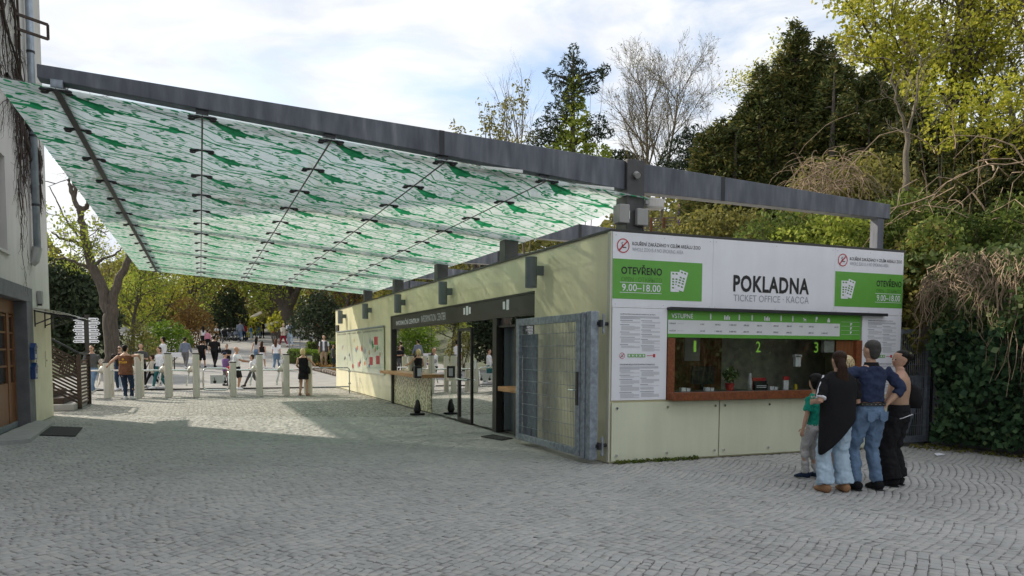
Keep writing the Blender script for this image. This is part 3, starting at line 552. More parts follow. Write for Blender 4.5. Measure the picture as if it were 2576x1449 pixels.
# ------------------------------------------------------------------ glass canopy
cn = root('glass_canopy', 'large printed glass canopy hung under grey tapered steel beams', 'canopy', (-3.5, 10, 4))
gz = lambda x: 3.985-.077*x
BY = [.25, 5.12, 9.98, 14.8, 19.65]
tl = lambda x: 4.486-.0437*x
bl = lambda x: np.interp(x, [-7.19, .3, .6, 5.62], [4.65, 4.05, 4.04, 3.99])
def beam(mb, x0, x1, y, w_=.2):
    n = 2; vs = []
    for x in (x0, x1):
        vs += [(x, y-w_/2, bl(x)), (x, y+w_/2, bl(x)), (x, y+w_/2, tl(x)), (x, y-w_/2, tl(x))]
    mb.add(vs, [(0, 3, 2, 1), (4, 5, 6, 7), (0, 1, 5, 4), (1, 2, 6, 5), (2, 3, 7, 6), (3, 0, 4, 7)])
for i, y in enumerate(BY):
    for x0, x1 in ((-7.19, .297), (.603, 5.62)):
        g = MB(); beam(g, x0, x1, y); bmo = g.build('beam', M_steel, cn, bevel=.008)
    for x0 in (-2.56, 2.03):
        g = MB(); g.add([(x0, y-.104, bl(x0)-.004), (x0+.07, y-.104, bl(x0+.07)-.004), (x0+.07, y-.104, tl(x0+.07)), (x0, y-.104, tl(x0))]+[(x0, y-.09, bl(x0)-.004), (x0+.07, y-.09, bl(x0+.07)-.004), (x0+.07, y-.09, tl(x0+.07)), (x0, y-.09, tl(x0))], [(0, 1, 2, 3), (0, 4, 5, 1), (3, 2, 6, 7), (1, 5, 6, 2), (0, 3, 7, 4)]); g.build('joint_plate', M_dsteel, cn)
    g = MB(); g.box(.30, y-.16, 3.35, .60, y+.16, 4.49); g.build('post', mat('post_grey', (.075, .073, .075), .5, metal=.2, var=.15), cn, bevel=.008)
    g = MB(); g.box(5.36, y-.08, 3.35, 5.5, y+.08, 3.992); g.build('rear_post', M_steel, cn)
    g = MB(); g.box(5.28, y-.12, 3.435, 5.58, y+.12, 3.45); g.build('base_plate', M_galv, cn)
    for xs in (-7.0, -5.5, -4.0, -2.5, -1.0):
        g = MB(); g.box(xs-.07, y-.07, gz(xs)+.02, xs+.07, y+.07, float(bl(xs))+.002); g.build('hanger', M_dsteel, cn)
PP = 1.64; Y0 = .02; NR = 13; XS = [-7.6, -7.0, -5.5, -4.0, -2.5, -1.0, .74]
tp = {}
def polyl(g, pts, wds, z=0):
    n = len(pts); vs = []
    for i, (x, y) in enumerate(pts):
        a = pts[max(i-1, 0)]; b = pts[min(i+1, n-1)]; dx, dy = b[0]-a[0], b[1]-a[1]; l = math.hypot(dx, dy) or 1; nx_, ny_ = -dy/l, dx/l; w_ = wds[i]/2
        vs += [(x+nx_*w_, y+ny_*w_, z), (x-nx_*w_, y-ny_*w_, z)]
    g.add(vs, [(2*i, 2*i+1, 2*i+3, 2*i+2) for i in range(n-1)])
def make_print(Wd):
    g = MB(); r = random.Random(7); s = 1
    def clip(p): return (min(max(p[0], 0), Wd), min(max(p[1], 0), PP))
    def line(pts, w0, w1, jag=.0, sub=4):
        q = []
        for i in range(len(pts)-1):
            for t in range(sub): a, b = pts[i], pts[i+1]; f = t/sub; q.append((a[0]+(b[0]-a[0])*f+r.uniform(-jag, jag)*(i+t > 0), a[1]+(b[1]-a[1])*f+r.uniform(-jag, jag)*(i+t > 0)))
        q.append(pts[-1]); q = [clip(p) for p in q]; n = len(q); polyl(g, q, [(w0+(w1-w0)*i/(n-1))*r.uniform(.8, 1.2) for i in range(n)])
    def leaf(x, y, a, l, w_):
        c, s_ = math.cos(a), math.sin(a); q = [(0, 0), (.35, .5), (.7, .42), (1, 0), (.7, -.42), (.35, -.5)]
        pts = [clip((x+u*l*c-v*w_*s_, y+u*l*s_+v*w_*c)) for u, v in q]; g.add([(p[0], p[1], 0) for p in pts], [tuple(range(6))])
    def blob(pts, x, y, s_, a):
        c, si = math.cos(a), math.sin(a); q = [clip((x+(u*c-v*si)*s_, y+(u*si+v*c)*s_)) for u, v in pts]; g.add([(p[0], p[1], 0) for p in q], [tuple(range(len(q)))])
    # main branches that run on from panel to panel
    def E(x0, y0, x1, y1, w0, w1, bend=.05):
        w0 *= 1.1; w1 *= 1.1
        line([(x0*Wd, y0), ((x0*.67+x1*.33)*Wd, y0*.67+y1*.33+bend), ((x0*.33+x1*.67)*Wd, y0*.33+y1*.67-bend), (x1*Wd, y1)], w0, w1, .012)
    E(0, .1, 1, 1.1, .06, .045); E(0, 1.1, .5, PP, .045, .035); E(.5, 0, 1, .55, .035, .03); E(0, .55, .85, PP, .03, .025); E(.85, 0, 1, .1, .025, .06, .0)
    E(0, .8, .35, PP, .015, .01); E(.35, 0, 1, .8, .01, .015); E(0, .32, 1, 1.32, .012, .012); E(0, 1.32, .25, PP, .012, .012); E(.25, 0, 1, .32, .012, .012)
    E(.3, .6, .75, .55, .03, .008); E(.55, .82, .9, .72, .03, .01); E(.15, 1.2, .6, 1.1, .025, .008); E(.6, .2, .95, .1, .02, .006); E(.25, .95, .05, .72, .02, .006); E(.7, 1.0, .55, 1.35, .02, .006); E(.8, 1.2, .98, 1.5, .02, .006); E(.1, .3, .35, .12, .02, .006)
    for cx_, cy_, n_ in ((.15, .62, 7), (.85, .55, 7), (.35, 1.05, 8), (.75, 1.33, 7), (.3, .14, 5), (.92, .86, 6), (.12, 1.38, 6), (.55, .33, 5)):
        for _ in range(n_): leaf(cx_*Wd+r.uniform(-.16, .16), cy_+r.uniform(-.11, .11), r.uniform(-.5, .5)+(3.14 if r.random() < .5 else 0), r.uniform(.07, .15), r.uniform(.02, .045))
    for _ in range(58): leaf(r.uniform(.03, .95)*Wd, r.uniform(.04, 1.58), r.uniform(.1, 1.3)+(3.14 if r.random() < .5 else 0), r.uniform(.06, .15), r.uniform(.03, .075))
    for _ in range(10):
        x, y = r.uniform(.05, .8)*Wd, r.uniform(.08, 1.5); line([(x, y), (x+.2*Wd, y+r.uniform(-.05, .05))], .008, .004, .006, 3)
    # clawed paw and leaping animal silhouettes
    paw = [(0, .1), (.25, .18), (.55, .28), (.75, .42), (.95, .62), (.98, .5), (1.1, .6), (1.08, .44), (1.22, .48), (1.12, .32), (1.28, .30), (1.12, .2), (1.2, .08), (1.0, .08), (.85, -.1), (.6, -.2), (.3, -.12), (0, -.1)]
    for i in range(0, 1): blob([(-.3, .05), (0, .12), (.5, .28), (.85, .34), (1.05, .1), (.85, -.16), (.5, -.24), (0, -.12)], .12*Wd, .28, .48, .75)
    for k_ in range(4): blob([(0, .05), (.24, .03), (.3, 0), (.24, -.03), (0, -.05)], .12*Wd+.48*math.cos(.75)*.85-.045*(k_-1.5)*1.6, .28+.48*math.sin(.75)*.85+.045*(k_-1.5)*1.6, .5, .3+.35*k_)
    blob([(0, .0), (.2, .1), (.5, .12), (.7, .22), (.78, .12), (.95, .1), (1.0, .0), (.8, -.02), (.75, -.25), (.62, -.28), (.58, -.08), (.3, -.06)], .5*Wd, .92, .62, .0)
    blob([(0, .0), (.4, .05), (.8, .08), (1.0, .18), (.96, .05), (1.1, .04), (.97, -.03), (1.02, -.12), (.8, -.06), (.4, -.05)], .08*Wd, 1.12, .5, .1)
    me = bpy.data.meshes.new('printed_foliage'); me.from_pydata(g.v, [], g.f); me.materials.append(M_print); return me
PM = {}
def pane_mesh(Wd):
    g = MB().box(.004, .004, 0, Wd-.004, PP-.004, .016); me = bpy.data.meshes.new('glass_panel')
    v = [(x, y, z-.077*x) for x, y, z in g.v]; me.from_pydata(v, [], g.f); me.materials.append(G_clear); me.materials.append(G_canopy); me.polygons.foreach_set('material_index', [1, 0, 0, 0, 0, 0]); me.update(); return me
full = make_print(1.5)
for i in range(6):
    Wd = XS[i+1]-XS[i]
    if round(Wd, 2) not in tp:
        tp[round(Wd, 2)] = pane_mesh(Wd); m2 = full.copy()
        if abs(Wd-1.5) > .01:
            if Wd < 1: # narrow strip: right hand end of the print
                import bmesh; b_ = bmesh.new(); b_.from_mesh(full); bmesh.ops.bisect_plane(b_, geom=b_.verts[:]+b_.edges[:]+b_.faces[:], plane_co=(1.5-Wd, 0, 0), plane_no=(1, 0, 0), clear_inner=True); b_.to_mesh(m2); b_.free()
                for v in m2.vertices: v.co.x -= 1.5-Wd
            else:
                for v in m2.vertices: v.co.x *= Wd/1.5
        for v in m2.vertices: v.co.z = -.004-.077*v.co.x
        m2.update(); PM[round(Wd, 2)] = m2
    for j in range(NR):
        o = link('glass_panel', tp[round(Wd, 2)], cn); o.location = Vector((XS[i], Y0+j*PP, gz(XS[i])))-wl(cn)
        q = link('printed_foliage', PM[round(Wd, 2)], o)
for xs in XS[1:-1]:
    w_ = .07 if xs == -7.0 else .022
    g = MB(); z = gz(xs)
    g.box(xs-w_/2, Y0+.05, z-.012, xs+w_/2, Y0+NR*PP-.1, z-.0055-.0); g.build('seam_seal', M_dsteel, cn)
    if xs == -7.0: g = MB(); g.box(xs-.06, Y0+.1, z+.03, xs+.06, Y0+NR*PP-.1, z+.12); g.build('purlin', M_galv, cn)
bm_ = MB()
for sx in (-1, 1):
    for sy in (-1, 1): bm_.tube([(0, 0, .02), (sx*.10, sy*.0+sy*.04, .0)], .016, 5); bm_.ball((sx*.12, sy*.05, -.01), (.045, .035, .02), 8, 4)
bme = bpy.data.meshes.new('spider_bracket'); bme.from_pydata(bm_.v, [], bm_.f); bme.materials.append(M_dsteel)
for xs in XS[1:-1]:
    for j in range(0, NR+1):
        o = link('spider_bracket', bme, cn); o.location = Vector((xs, Y0+.07+j*PP-(.14 if j == NR else 0), gz(xs)-.014))-wl(cn)
for i, y in enumerate(BY):
    for xs in (-6.9, -3.9, -2.4):
        pass
# tube lights under the front beam, boxes and camera on the first post
for x0 in (-2.0, -.55):
    tag(MB().box(x0, .07, float(bl(x0+.6))-.06, x0+.62, .12, float(bl(x0+.6))-.02).build('strip_light', mat('strip_white', (.8, .8, .78), .4), None, loc=(x0, .4, 4.1)), 'slim white strip light under the front beam, %s' % ('nearer the corner post' if x0 > -1 else 'further from the corner post'), 'light', 'strip lights under the front beam')
t = root('junction_box', 'grey junction box on the right face of the corner post', 'box', (.5, .05, 3.7)); MB().box(.43, 0, 3.52, .62, .085, 3.77).build('housing', M_plastic, t, bevel=.015); MB().tube([(.53, .03, 3.5), (.55, .02, 3.44)], .012, 6).build('cable', M_black, t)
t = root('siren', 'flat white cylindrical siren beside the corner post under the beam', 'siren', (.75, .25, 3.92)); MB().loft([(.79, .12, 3.80, .14, .12), (.79, .12, 3.82, .155, .13), (.79, .12, 3.93, .155, .13), (.79, .12, 3.94, .15, .12)], 20).build('drum', mat('siren_white', (.62, .60, .57), .5), t); MB().box(.6, .05, 3.85, .66, .2, 3.9).build('arm', M_plastic, t)
t = root('loudspeaker', 'pale rectangular loudspeaker on the left of the corner post', 'loudspeaker', (.2, .1, 3.7)); MB().box(.10, -.05, 3.53, .27, .15, 3.80).build('cabinet', M_plastic, t, bevel=.012); MB().box(.27, 0, 3.60, .299, .1, 3.72).build('bracket', M_chrome, t)
g = MB(); g.tube([(.44, .085, 4.28), (.44, .02, 4.24)], .045, 10); tag(g.build('bullet_camera', M_plastic, None, loc=(.44, .05, 4.26)), 'small round camera on the face of the corner post', 'camera')
tag(MB().box(-.06, 24.1, 2.45, -.005, 23.6, 2.75).build('box_sign', M_black, None, loc=(0, 24, 2.5)), 'small black box sign under the farthest wall lamp', 'sign')

# ------------------------------------------------------------------ plastered building on the left
lb = root('plastered_building', 'tall grey plastered building with stone framed doorway on the left', 'building', (-9, 0, 0))
LX = -9.0; TOP = 13.0
DY0, DY1, DZ = 6.0, 9.14, 2.66
WY1 = 7.72; WZ0, WZ1 = 3.52, 5.35
g = MB(); yA, yB = -16, 12.0
g.box(LX-9, yA, 0, LX-.4, yB, TOP)
for (a, b, c, d) in ((yA, DY0-.65, 0, TOP), (DY1+.62, yB, 0, TOP), (DY0-.65, DY1+.62, DZ+.32, WZ0), (DY0-.65, 5.9, WZ0, WZ1), (WY1, DY1+.62, WZ0, WZ1), (DY0-.65, DY1+.62, WZ1, TOP)): g.box(LX-.4, a, c, LX, b, d)
g.build('wall', M_plaster, lb)
MB().box(LX+.001, DY1+.63, .0, LX+.012, yB-.001, 2.50).build('lower_wall_coat', M_plasterlow, lb)
MB().box(LX-.25, 5.9, WZ0, LX-.2, WY1, WZ1).build('window_recess', mat('recess_pane', (.24, .225, .21), .8), lb)
g = MB(); g.box(LX-.02, 5.85, WZ0-.05, LX+.05, WY1+.05, WZ0); g.build('window_sill', M_plaster, lb)
g = MB(); g.box(LX-.35, DY1, 0, LX+.03, DY1+.62, DZ+.0); g.box(LX-.35, DY0-.6, DZ+.0, LX+.03, DY1+.62, DZ+.31); g.box(LX-.35, DY0-.6, 0, LX+.03, DY0, DZ); g.build('stone_door_frame', M_stone, lb, bevel=.01)
# door: frame, leaves, panes
g = MB(); xd = LX-.24; g.box(xd-.05, DY0, DZ-.28, xd+.03, DY1, DZ-.002); g.box(xd-.05, DY1-.10, .12, xd+.03, DY1-.002, DZ-.28); g.box(xd-.05, 8.42, .12, xd+.035, 8.58, DZ-.28); g.box(xd-.05, 7.4, .12, xd+.035, 7.56, DZ-.28)
g.box(xd-.04, DY0, .12, xd+.02, DY1-.1, .95)
for ya in (7.56, 8.58): g.box(xd-.03, ya, .95, xd+.025, ya+.09, DZ-.28)
door = g.build('door', M_doorwood, lb, bevel=.006)
for ya, yb2 in ((6.1, 7.4), (7.65, 8.42), (8.67, 9.04)):
    nr = 4
    for q in range(nr):
        z0 = .97+q*(1.38/nr); MB().box(xd-.02, ya, z0, xd-.01, yb2, z0+1.38/nr-.04).build('pane', mat('door_pane', (.03, .03, .033), .08), door)
        MB().box(xd-.025, ya, z0+1.38/nr-.04, xd+.015, yb2, z0+1.38/nr).build('glazing_bar', M_doorwood, door)
MB().box(xd-.05, DY0, .0, xd+.04, DY1, .12).build('kick_plate', M_galv, door)
g = MB(); q = [(LX+.0, 5.4), (LX+.62, 5.7), (LX+.42, 9.5), (LX+.0, 9.75)]
g.poly([(a, b) for a, b in q], lambda u, v, d: (u, v, d), .0, .07); g.build('door_step', M_step, lb)
# downpipe and hopper
g = MB(); py = 9.98; g.tube([(LX+.12, py, 13.0), (LX+.12, py, 3.75)], .075, 14); pipe = tag(g.build('downpipe', M_zinc, None, loc=(LX, py, 3.7), smooth=True), 'zinc rainwater downpipe on the grey plaster wall', 'pipe')
for z in (4.8, 6.3, 8.1, 9.8): MB().tube([(LX+.12, py, z), (LX+.12, py, z+.05)], .085, 14).build('pipe_clip', M_dsteel, pipe)
MB().tube([(LX+.12, py, 3.9), (LX+.06, py-.02, 3.6), (LX+.0, py-.02, 3.55)], .10, 10).build('pipe_shoe', M_plastic, pipe)
g = MB(); g.bar((LX, 9.0, 8.55), (LX+.55, 9.4, 8.55), .05); g.bar((LX, 9.0, 8.25), (LX+.55, 9.4, 8.25), .05); g.bar((LX+.55, 9.4, 8.25), (LX+.55, 9.4, 8.55), .05); tag(g.build('wall_bracket', M_slat, None, loc=(LX, 9, 8.3)), 'rusty empty sign bracket high on the vine covered wall', 'bracket')
t = root('wall_lamp', 'slim rectangular wall lamp above the small glass awning', 'lamp', (LX, 10.45, 2.7)); MB().box(LX+.012, 10.38, 2.68, LX+.11, 10.56, 2.97).build('lamp_body', M_plastic, t, bevel=.01); MB().box(LX+.02, 10.41, 2.64, LX+.09, 10.53, 2.679).build('lamp_head', M_dsteel, t)
t = root('glass_awning', 'small curved glass awning on black brackets at the building corner', 'awning', (LX, 10.8, 2.4))
g = MB(); pts = [(LX+.02, 2.55), (LX+.3, 2.52), (LX+.6, 2.46), (LX+.9, 2.36)]
for i in range(3):
    (a, b), (c, d) = pts[i], pts[i+1]; g.add([(a, 9.7, b), (a, 12.6, b), (c, 12.6, d), (c, 9.7, d), (a, 9.7, b+.012), (a, 12.6, b+.012), (c, 12.6, d+.012), (c, 9.7, d+.012)], [(0, 1, 2, 3), (7, 6, 5, 4), (0, 4, 5, 1), (2, 6, 7, 3), (1, 5, 6, 2), (3, 7, 4, 0)])
g.build('awning_sheet', glassmat('awning_glass', (.55, .56, .52), 1.2, .2, haze=.8, hazecol=(.8, .8, .74)), t)
for y in (10.0, 11.2, 12.3): g = MB(); g.bar((LX+.02, y, 2.5), (LX+.85, y, 2.36), .03); g.bar((LX+.02, y, 2.2), (LX+.5, y, 2.42), .025); g.bar((LX+.02, y, 2.15), (LX+.02, y, 2.52), .03); g.build('awning_bracket', M_dsteel, t)
for z, lb2 in ((1.42, 'upper blue letterbox on the stone door frame'), (1.0, 'lower blue letterbox on the stone door frame')):
    t = root('letterbox', lb2, 'letterbox', (LX+.03, 9.4, z), 'blue letterboxes'); g = MB(); g.box(LX+.031, 9.27, z, LX+.12, 9.56, z+.26); g.poly([(9.25, z+.26), (9.58, z+.26), (9.415, z+.36)], lambda u, v, d: (d, u, v), LX+.031, LX+.13); g.build('box', M_blue, t, bevel=.005)
    MB().box(LX+.121, 9.34, z+.04, LX+.124, 9.49, z+.12).build('name_card', M_lgrey, t); MB().box(LX+.121, 9.31, z+.19, LX+.125, 9.52, z+.205).build('slot', M_black, t)
for y, l_ in ((9.95, 'small enamel plate on the cream wall beside the letterboxes'), (11.2, 'narrow brown edged plate nearer the building corner')): t = root('wall_plate', l_, 'plate', (LX, y, 1.3)); MB().box(LX+.013, y-.09, 1.22, LX+.03, y+.09, 1.6).build('plate', M_plasterlow, t, bevel=.004); MB().box(LX+.031, y-.03, 1.36, LX+.034, y+.05, 1.40).build('print', M_slat, t)
q = [on(a, b, 2, 0) for a, b in ((48, 1095), (190, 1099), (208, 1077), (95, 1073))]
g = MB(); g.add([(p[0], p[1], .004) for p in q]+[(p[0], p[1], .02) for p in q], [(4, 5, 6, 7), (0, 1, 5, 4), (1, 2, 6, 5), (2, 3, 7, 6), (3, 0, 4, 7)]); tag(g.build('doormat', M_mat, None, loc=q[0]), 'large dark rectangular doormat in front of the wooden door', 'doormat')

# ------------------------------------------------------------------ stair rail behind the corner
t = root('slatted_stair', 'dark slatted wooden stair rail with steps behind the building corner', 'stair', (-9.6, 15.5, 0))
for i in range(5): MB().box(-11.2-i*.0, 13.6+i*.35, i*.16, -8.75-i*.3, 16.6, (i+1)*.16).build('step', M_step if i == 0 else M_slat, t)
A = (-8.72, 14.4); B = (-8.95, 16.6); 
for i in range(13):
    z = .12+i*.1; MB().bar((-9.9, 14.0, z+.75), (-8.75, 14.3, z+.05), .03, .055).build('slat', M_slat, t)
for i in range(13): MB().bar((-8.72, 14.3, .12+i*.1), (-8.72, 16.2, .12+i*.1), .03, .055).build('slat', M_slat, t)
for x, y, h in ((-8.70, 14.25, 1.5), (-8.70, 16.25, 1.5), (-9.9, 13.95, 2.15)): MB().box(x-.05, y-.05, 0, x+.05, y+.05, h).build('post', M_slat, t)
MB().tube([(-9.95, 13.9, 2.2), (-9.5, 14.0, 2.05), (-8.7, 14.25, 1.55)], .03, 8).build('handrail', M_dsteel, t); MB().tube([(-8.7, 14.25, 1.55), (-8.7, 16.3, 1.5)], .03, 8).build('handrail', M_dsteel, t)

# ------------------------------------------------------------------ turnstiles
def post_px(px, py=1000): return on(px, py, 2, 0)
TS = [(214, 'leftmost turnstile beside the slatted stair', 1.18), (273, 'low turnstile under the outstretched hand of the staff man', 1.2), (349, 'turnstile on the right of the staff man in the brown vest', 1.52), (423, 'turnstile in front of the woman in the white shirt', 1.5), (494, 'turnstile on the left of the low wheelchair gate', 1.5), (590, 'turnstile on the right of the low wheelchair gate', 1.2), (661, 'turnstile behind which the boy in white strides', 1.48), (733, 'turnstile on the left of the blonde woman in black', 1.48), (796, 'rightmost turnstile touched by the blonde woman in black', 1.46)]
def turnstile(px, label, h, arm=-1):
    P = post_px(px, 1001); x, y = P[0], 19.1; t = root('turnstile', label, 'turnstile', (x, y, 0), 'row of steel turnstiles')
    MB().loft([(x, y, 0, .112, .09), (x, y, h-.02, .112, .09), (x, y, h, .10, .075)], 16, sup=3).build('front_post', M_stain, t, bevel=.003)
    MB().loft([(x, y, h+.001, .125, .085), (x, y, h+.035, .12, .08)], 16, sup=3).build('post_cap', M_dsteel, t)
    MB().loft([(x+.02, y+.95, 0, .10, .08), (x+.02, y+.95, h-.03, .10, .08)], 14, sup=3).build('rear_post', M_stain, t)
    MB().box(x-.06, y+.09, .45, x+.06, y+.86, .95).build('mechanism_body', M_stain, t, bevel=.02)
    if arm:
        hx = x-.2; g = MB(); g.loft([(hx+.04, y+.35, .86, .13, .12), (hx+.04, y+.35, .99, .12, .12), (hx+.05, y+.35, 1.08, .05, .07)], 12); g.build('rotor_hub', M_stain, t, smooth=True)
        MB().tube([(hx-.04, y+.35, .93), (hx-.72, y+.35, .93)], .03, 8).build('arm', M_chrome, t)
        MB().tube([(hx-.02, y+.33, .90), (hx-.12, y+.15, .38)], .028, 8).build('arm', M_chrome, t); MB().tube([(hx-.02, y+.37, .90), (hx-.10, y+.6, .45)], .02, 8).build('arm', M_chrome, t)
        MB().tube([(x-.16, y+.0, 1.25), (x-.16, y+.1, 1.25)], .085, 14).build('card_reader', M_chrome, t)
    return t
for i, (px, lab, h) in enumerate(TS): turnstile(px, lab, h, arm=0 if i in (0, 5) else -1)
xa = post_px(495)[0]; xb = post_px(590)[0]
t = root('wheelchair_gate', 'low tubular gate with wheelchair signs between two turnstiles', 'gate', (xa, 19.1, 0))
def rrect(x0, z0, x1, z1, r, y):
    o = []
    for cx_, cz_, a0 in ((x1-r, z1-r, 0), (x0+r, z1-r, 90), (x0+r, z0+r, 180), (x1-r, z0+r, 270)):
        for q in range(4): a = R_(a0+q*30); o.append((cx_+r*math.cos(a), y, cz_+r*math.sin(a)))
    return o+[o[0]]
MB().tube(rrect(xa+.22, .24, xb-.15, 1.0, .12, 19.05), .032, 8).build('tube_frame', M_chrome, t, smooth=True)
MB().box(xa+.45, 19.09, .46, xb-.25, 19.1, .76).build('sign_plate', M_lgrey, t)
for u in (xa+.6, xa+.95):
    g = MB(); g.tube([(u, 19.085, .52), (u, 19.086, .52)], .055, 10); g.bar((u, 19.085, .56), (u-.02, 19.085, .68), .02, .004); g.bar((u, 19.085, .6), (u+.06, 19.085, .56), .02, .004); g.build('wheelchair_symbol', M_black, t)
for u, z in ((xa+.4, .24), (xb-.45, .24), (xa+.4, 1.0)): MB().tube([(u, 19.06, z), (u, 19.14, z)], .03, 8).build('clamp', M_galv, t)
xr0 = post_px(797)[0]+.1; t = root('tubular_barrier', 'low tubular steel barrier between the rightmost turnstile and the cream wall', 'barrier', (xr0, 19.5, 0))
MB().tube([(xr0, 19.2, 1.0), (-.38, 19.45, 1.0), (-.32, 19.46, .94), (-.32, 19.46, .02)], .022, 8).build('top_tube', M_galv, t, smooth=True); MB().tube([(xr0, 19.2, .28), (-.32, 19.46, .28)], .022, 8).build('lower_tube', M_galv, t)
for z in (.4, .85): MB().tube([(-.35, 19.4, z), (-.28, 19.5, z)], .03, 8).build('clamp', M_galv, t)
# ------------------------------------------------------------------ signpost with arrow boards
P = at(222, 905, 31); t = root('signpost', 'black signpost stacked with white arrow boards on both sides', 'signpost', (P[0], P[1], 0)); x, y = P[0], P[1]
MB().box(x-.09, y-.05, 0, x+.09, y+.05, 3.05).build('pole', M_dark, t)
for i in range(7):
    z = 2.92-i*.148
    for s_ in (-1, 1):
        c = _r*s_; f = lambda u, v, d: (x+c[0]*u+cF[0]*-.06, y+c[1]*u+cF[1]*-.06-d, v); l = .52+.05*((i*7+s_) % 3-1)
        g = MB(); g.poly([(.10, z), (l-.06, z), (l, z-.055), (l-.06, z-.12), (.10, z-.12)], f, 0, .02); b = g.build('arrow_board', M_white, t)
        g = MB(); g.poly([(.17, z-.05), (l-.15, z-.05), (l-.15, z-.075), (.17, z-.075)], f, .021, .023); g.poly([(l-.12, z-.035), (l-.06, z-.035), (l-.06, z-.085), (l-.12, z-.085)], f, .021, .023); g.build('board_print', M_black, b)

# ------------------------------------------------------------------ people
SKIN = setmat('skin', (.50, .30, .21), rough=.55, var=.06); SKIN_T = setmat('tanned_skin', (.42, .23, .15), rough=.55, var=.06)
def cloth(name, col, **k): return mat('cloth_'+name, col, .9, var=k.get('var', .14), scale=k.get('scale', 5), bump=.25, bscale=40, spec=.2)
C_ = dict(black=cloth('black', (.014, .014, .016)), navy=cloth('navy', (.028, .04, .085)), white=cloth('white', (.72, .73, .78)), denim=cloth('denim', (.13, .20, .31), var=.3), paledenim=cloth('pale_denim', (.42, .54, .66), var=.16),
    grey=cloth('grey', (.16, .16, .17)), dgrey=cloth('dark_grey', (.085, .085, .09)), lgrey=cloth('light_grey', (.48, .47, .47)), green=cloth('emerald', (.015, .28, .20)), brown=cloth('brown_vest', (.16, .075, .045)), red=cloth('red', (.55, .03, .05)),
    maroon=cloth('maroon', (.25, .02, .04)), teal=cloth('teal', (.03, .13, .14)), khaki=cloth('khaki', (.33, .24, .16)), blue=cloth('blue', (.06, .22, .45)), slate=cloth('slate_blue', (.19, .22, .29)), cream=cloth('cream', (.62, .56, .48)), pink=cloth('pink', (.6, .25, .33)),
    dgreen=cloth('dark_green', (.03, .06, .055)), purple=cloth('purple', (.17, .10, .25)), beige=cloth('beige', (.40, .26, .18)), ink=cloth('ink_denim', (.02, .035, .07)), ltan=cloth('tan_leather', (.36, .20, .11)))
H_ = dict(black=mat('hair_black', (.008, .007, .006), .5, scale=30, var=.3, stretch=(4, 4, .5), bump=.3, spec=.15), brown=mat('hair_brown', (.035, .018, .011), .5, scale=30, var=.35, stretch=(4, 4, .5), bump=.3, spec=.15), auburn=mat('hair_auburn', (.09, .035, .018), .5, scale=30, var=.4, stretch=(4, 4, .5), bump=.3, spec=.15),
    blonde=mat('hair_blonde', (.62, .48, .25), .5, scale=30, var=.35, stretch=(4, 4, .5), bump=.3), grey=mat('hair_grey', (.065, .063, .06), .6, scale=40, var=.35, stretch=(4, 4, 1), bump=.3, spec=.15), streak=mat('hair_streaked', (.2, .12, .05), .5, scale=26, stretch=(5, 5, .3), ramp=[(.4, (.10, .06, .03)), (.5, (.65, .52, .28)), (.62, (.75, .62, .36))], bump=.3))
M_sole = setmat('shoe_sole', (.55, .55, .55)); M_lens = mat('sunglass_lens', (.01, .01, .01), .1)
def ik(a, b, l1, l2, hint):
    a = Vector(a); b = Vector(b); d = b-a; D = min(max(d.length, .05), (l1+l2)*.999); b = a+d.normalized()*D; d = b-a
    x = (l1*l1-l2*l2+D*D)/(2*D); h = math.sqrt(max(l1*l1-x*x, 0)); hv = Vector(hint); u = d.normalized(); hv = hv-u*hv.dot(u)
    hv = hv.normalized() if hv.length > 1e-6 else u.orthogonal().normalized(); return a+u*x+hv*h, b
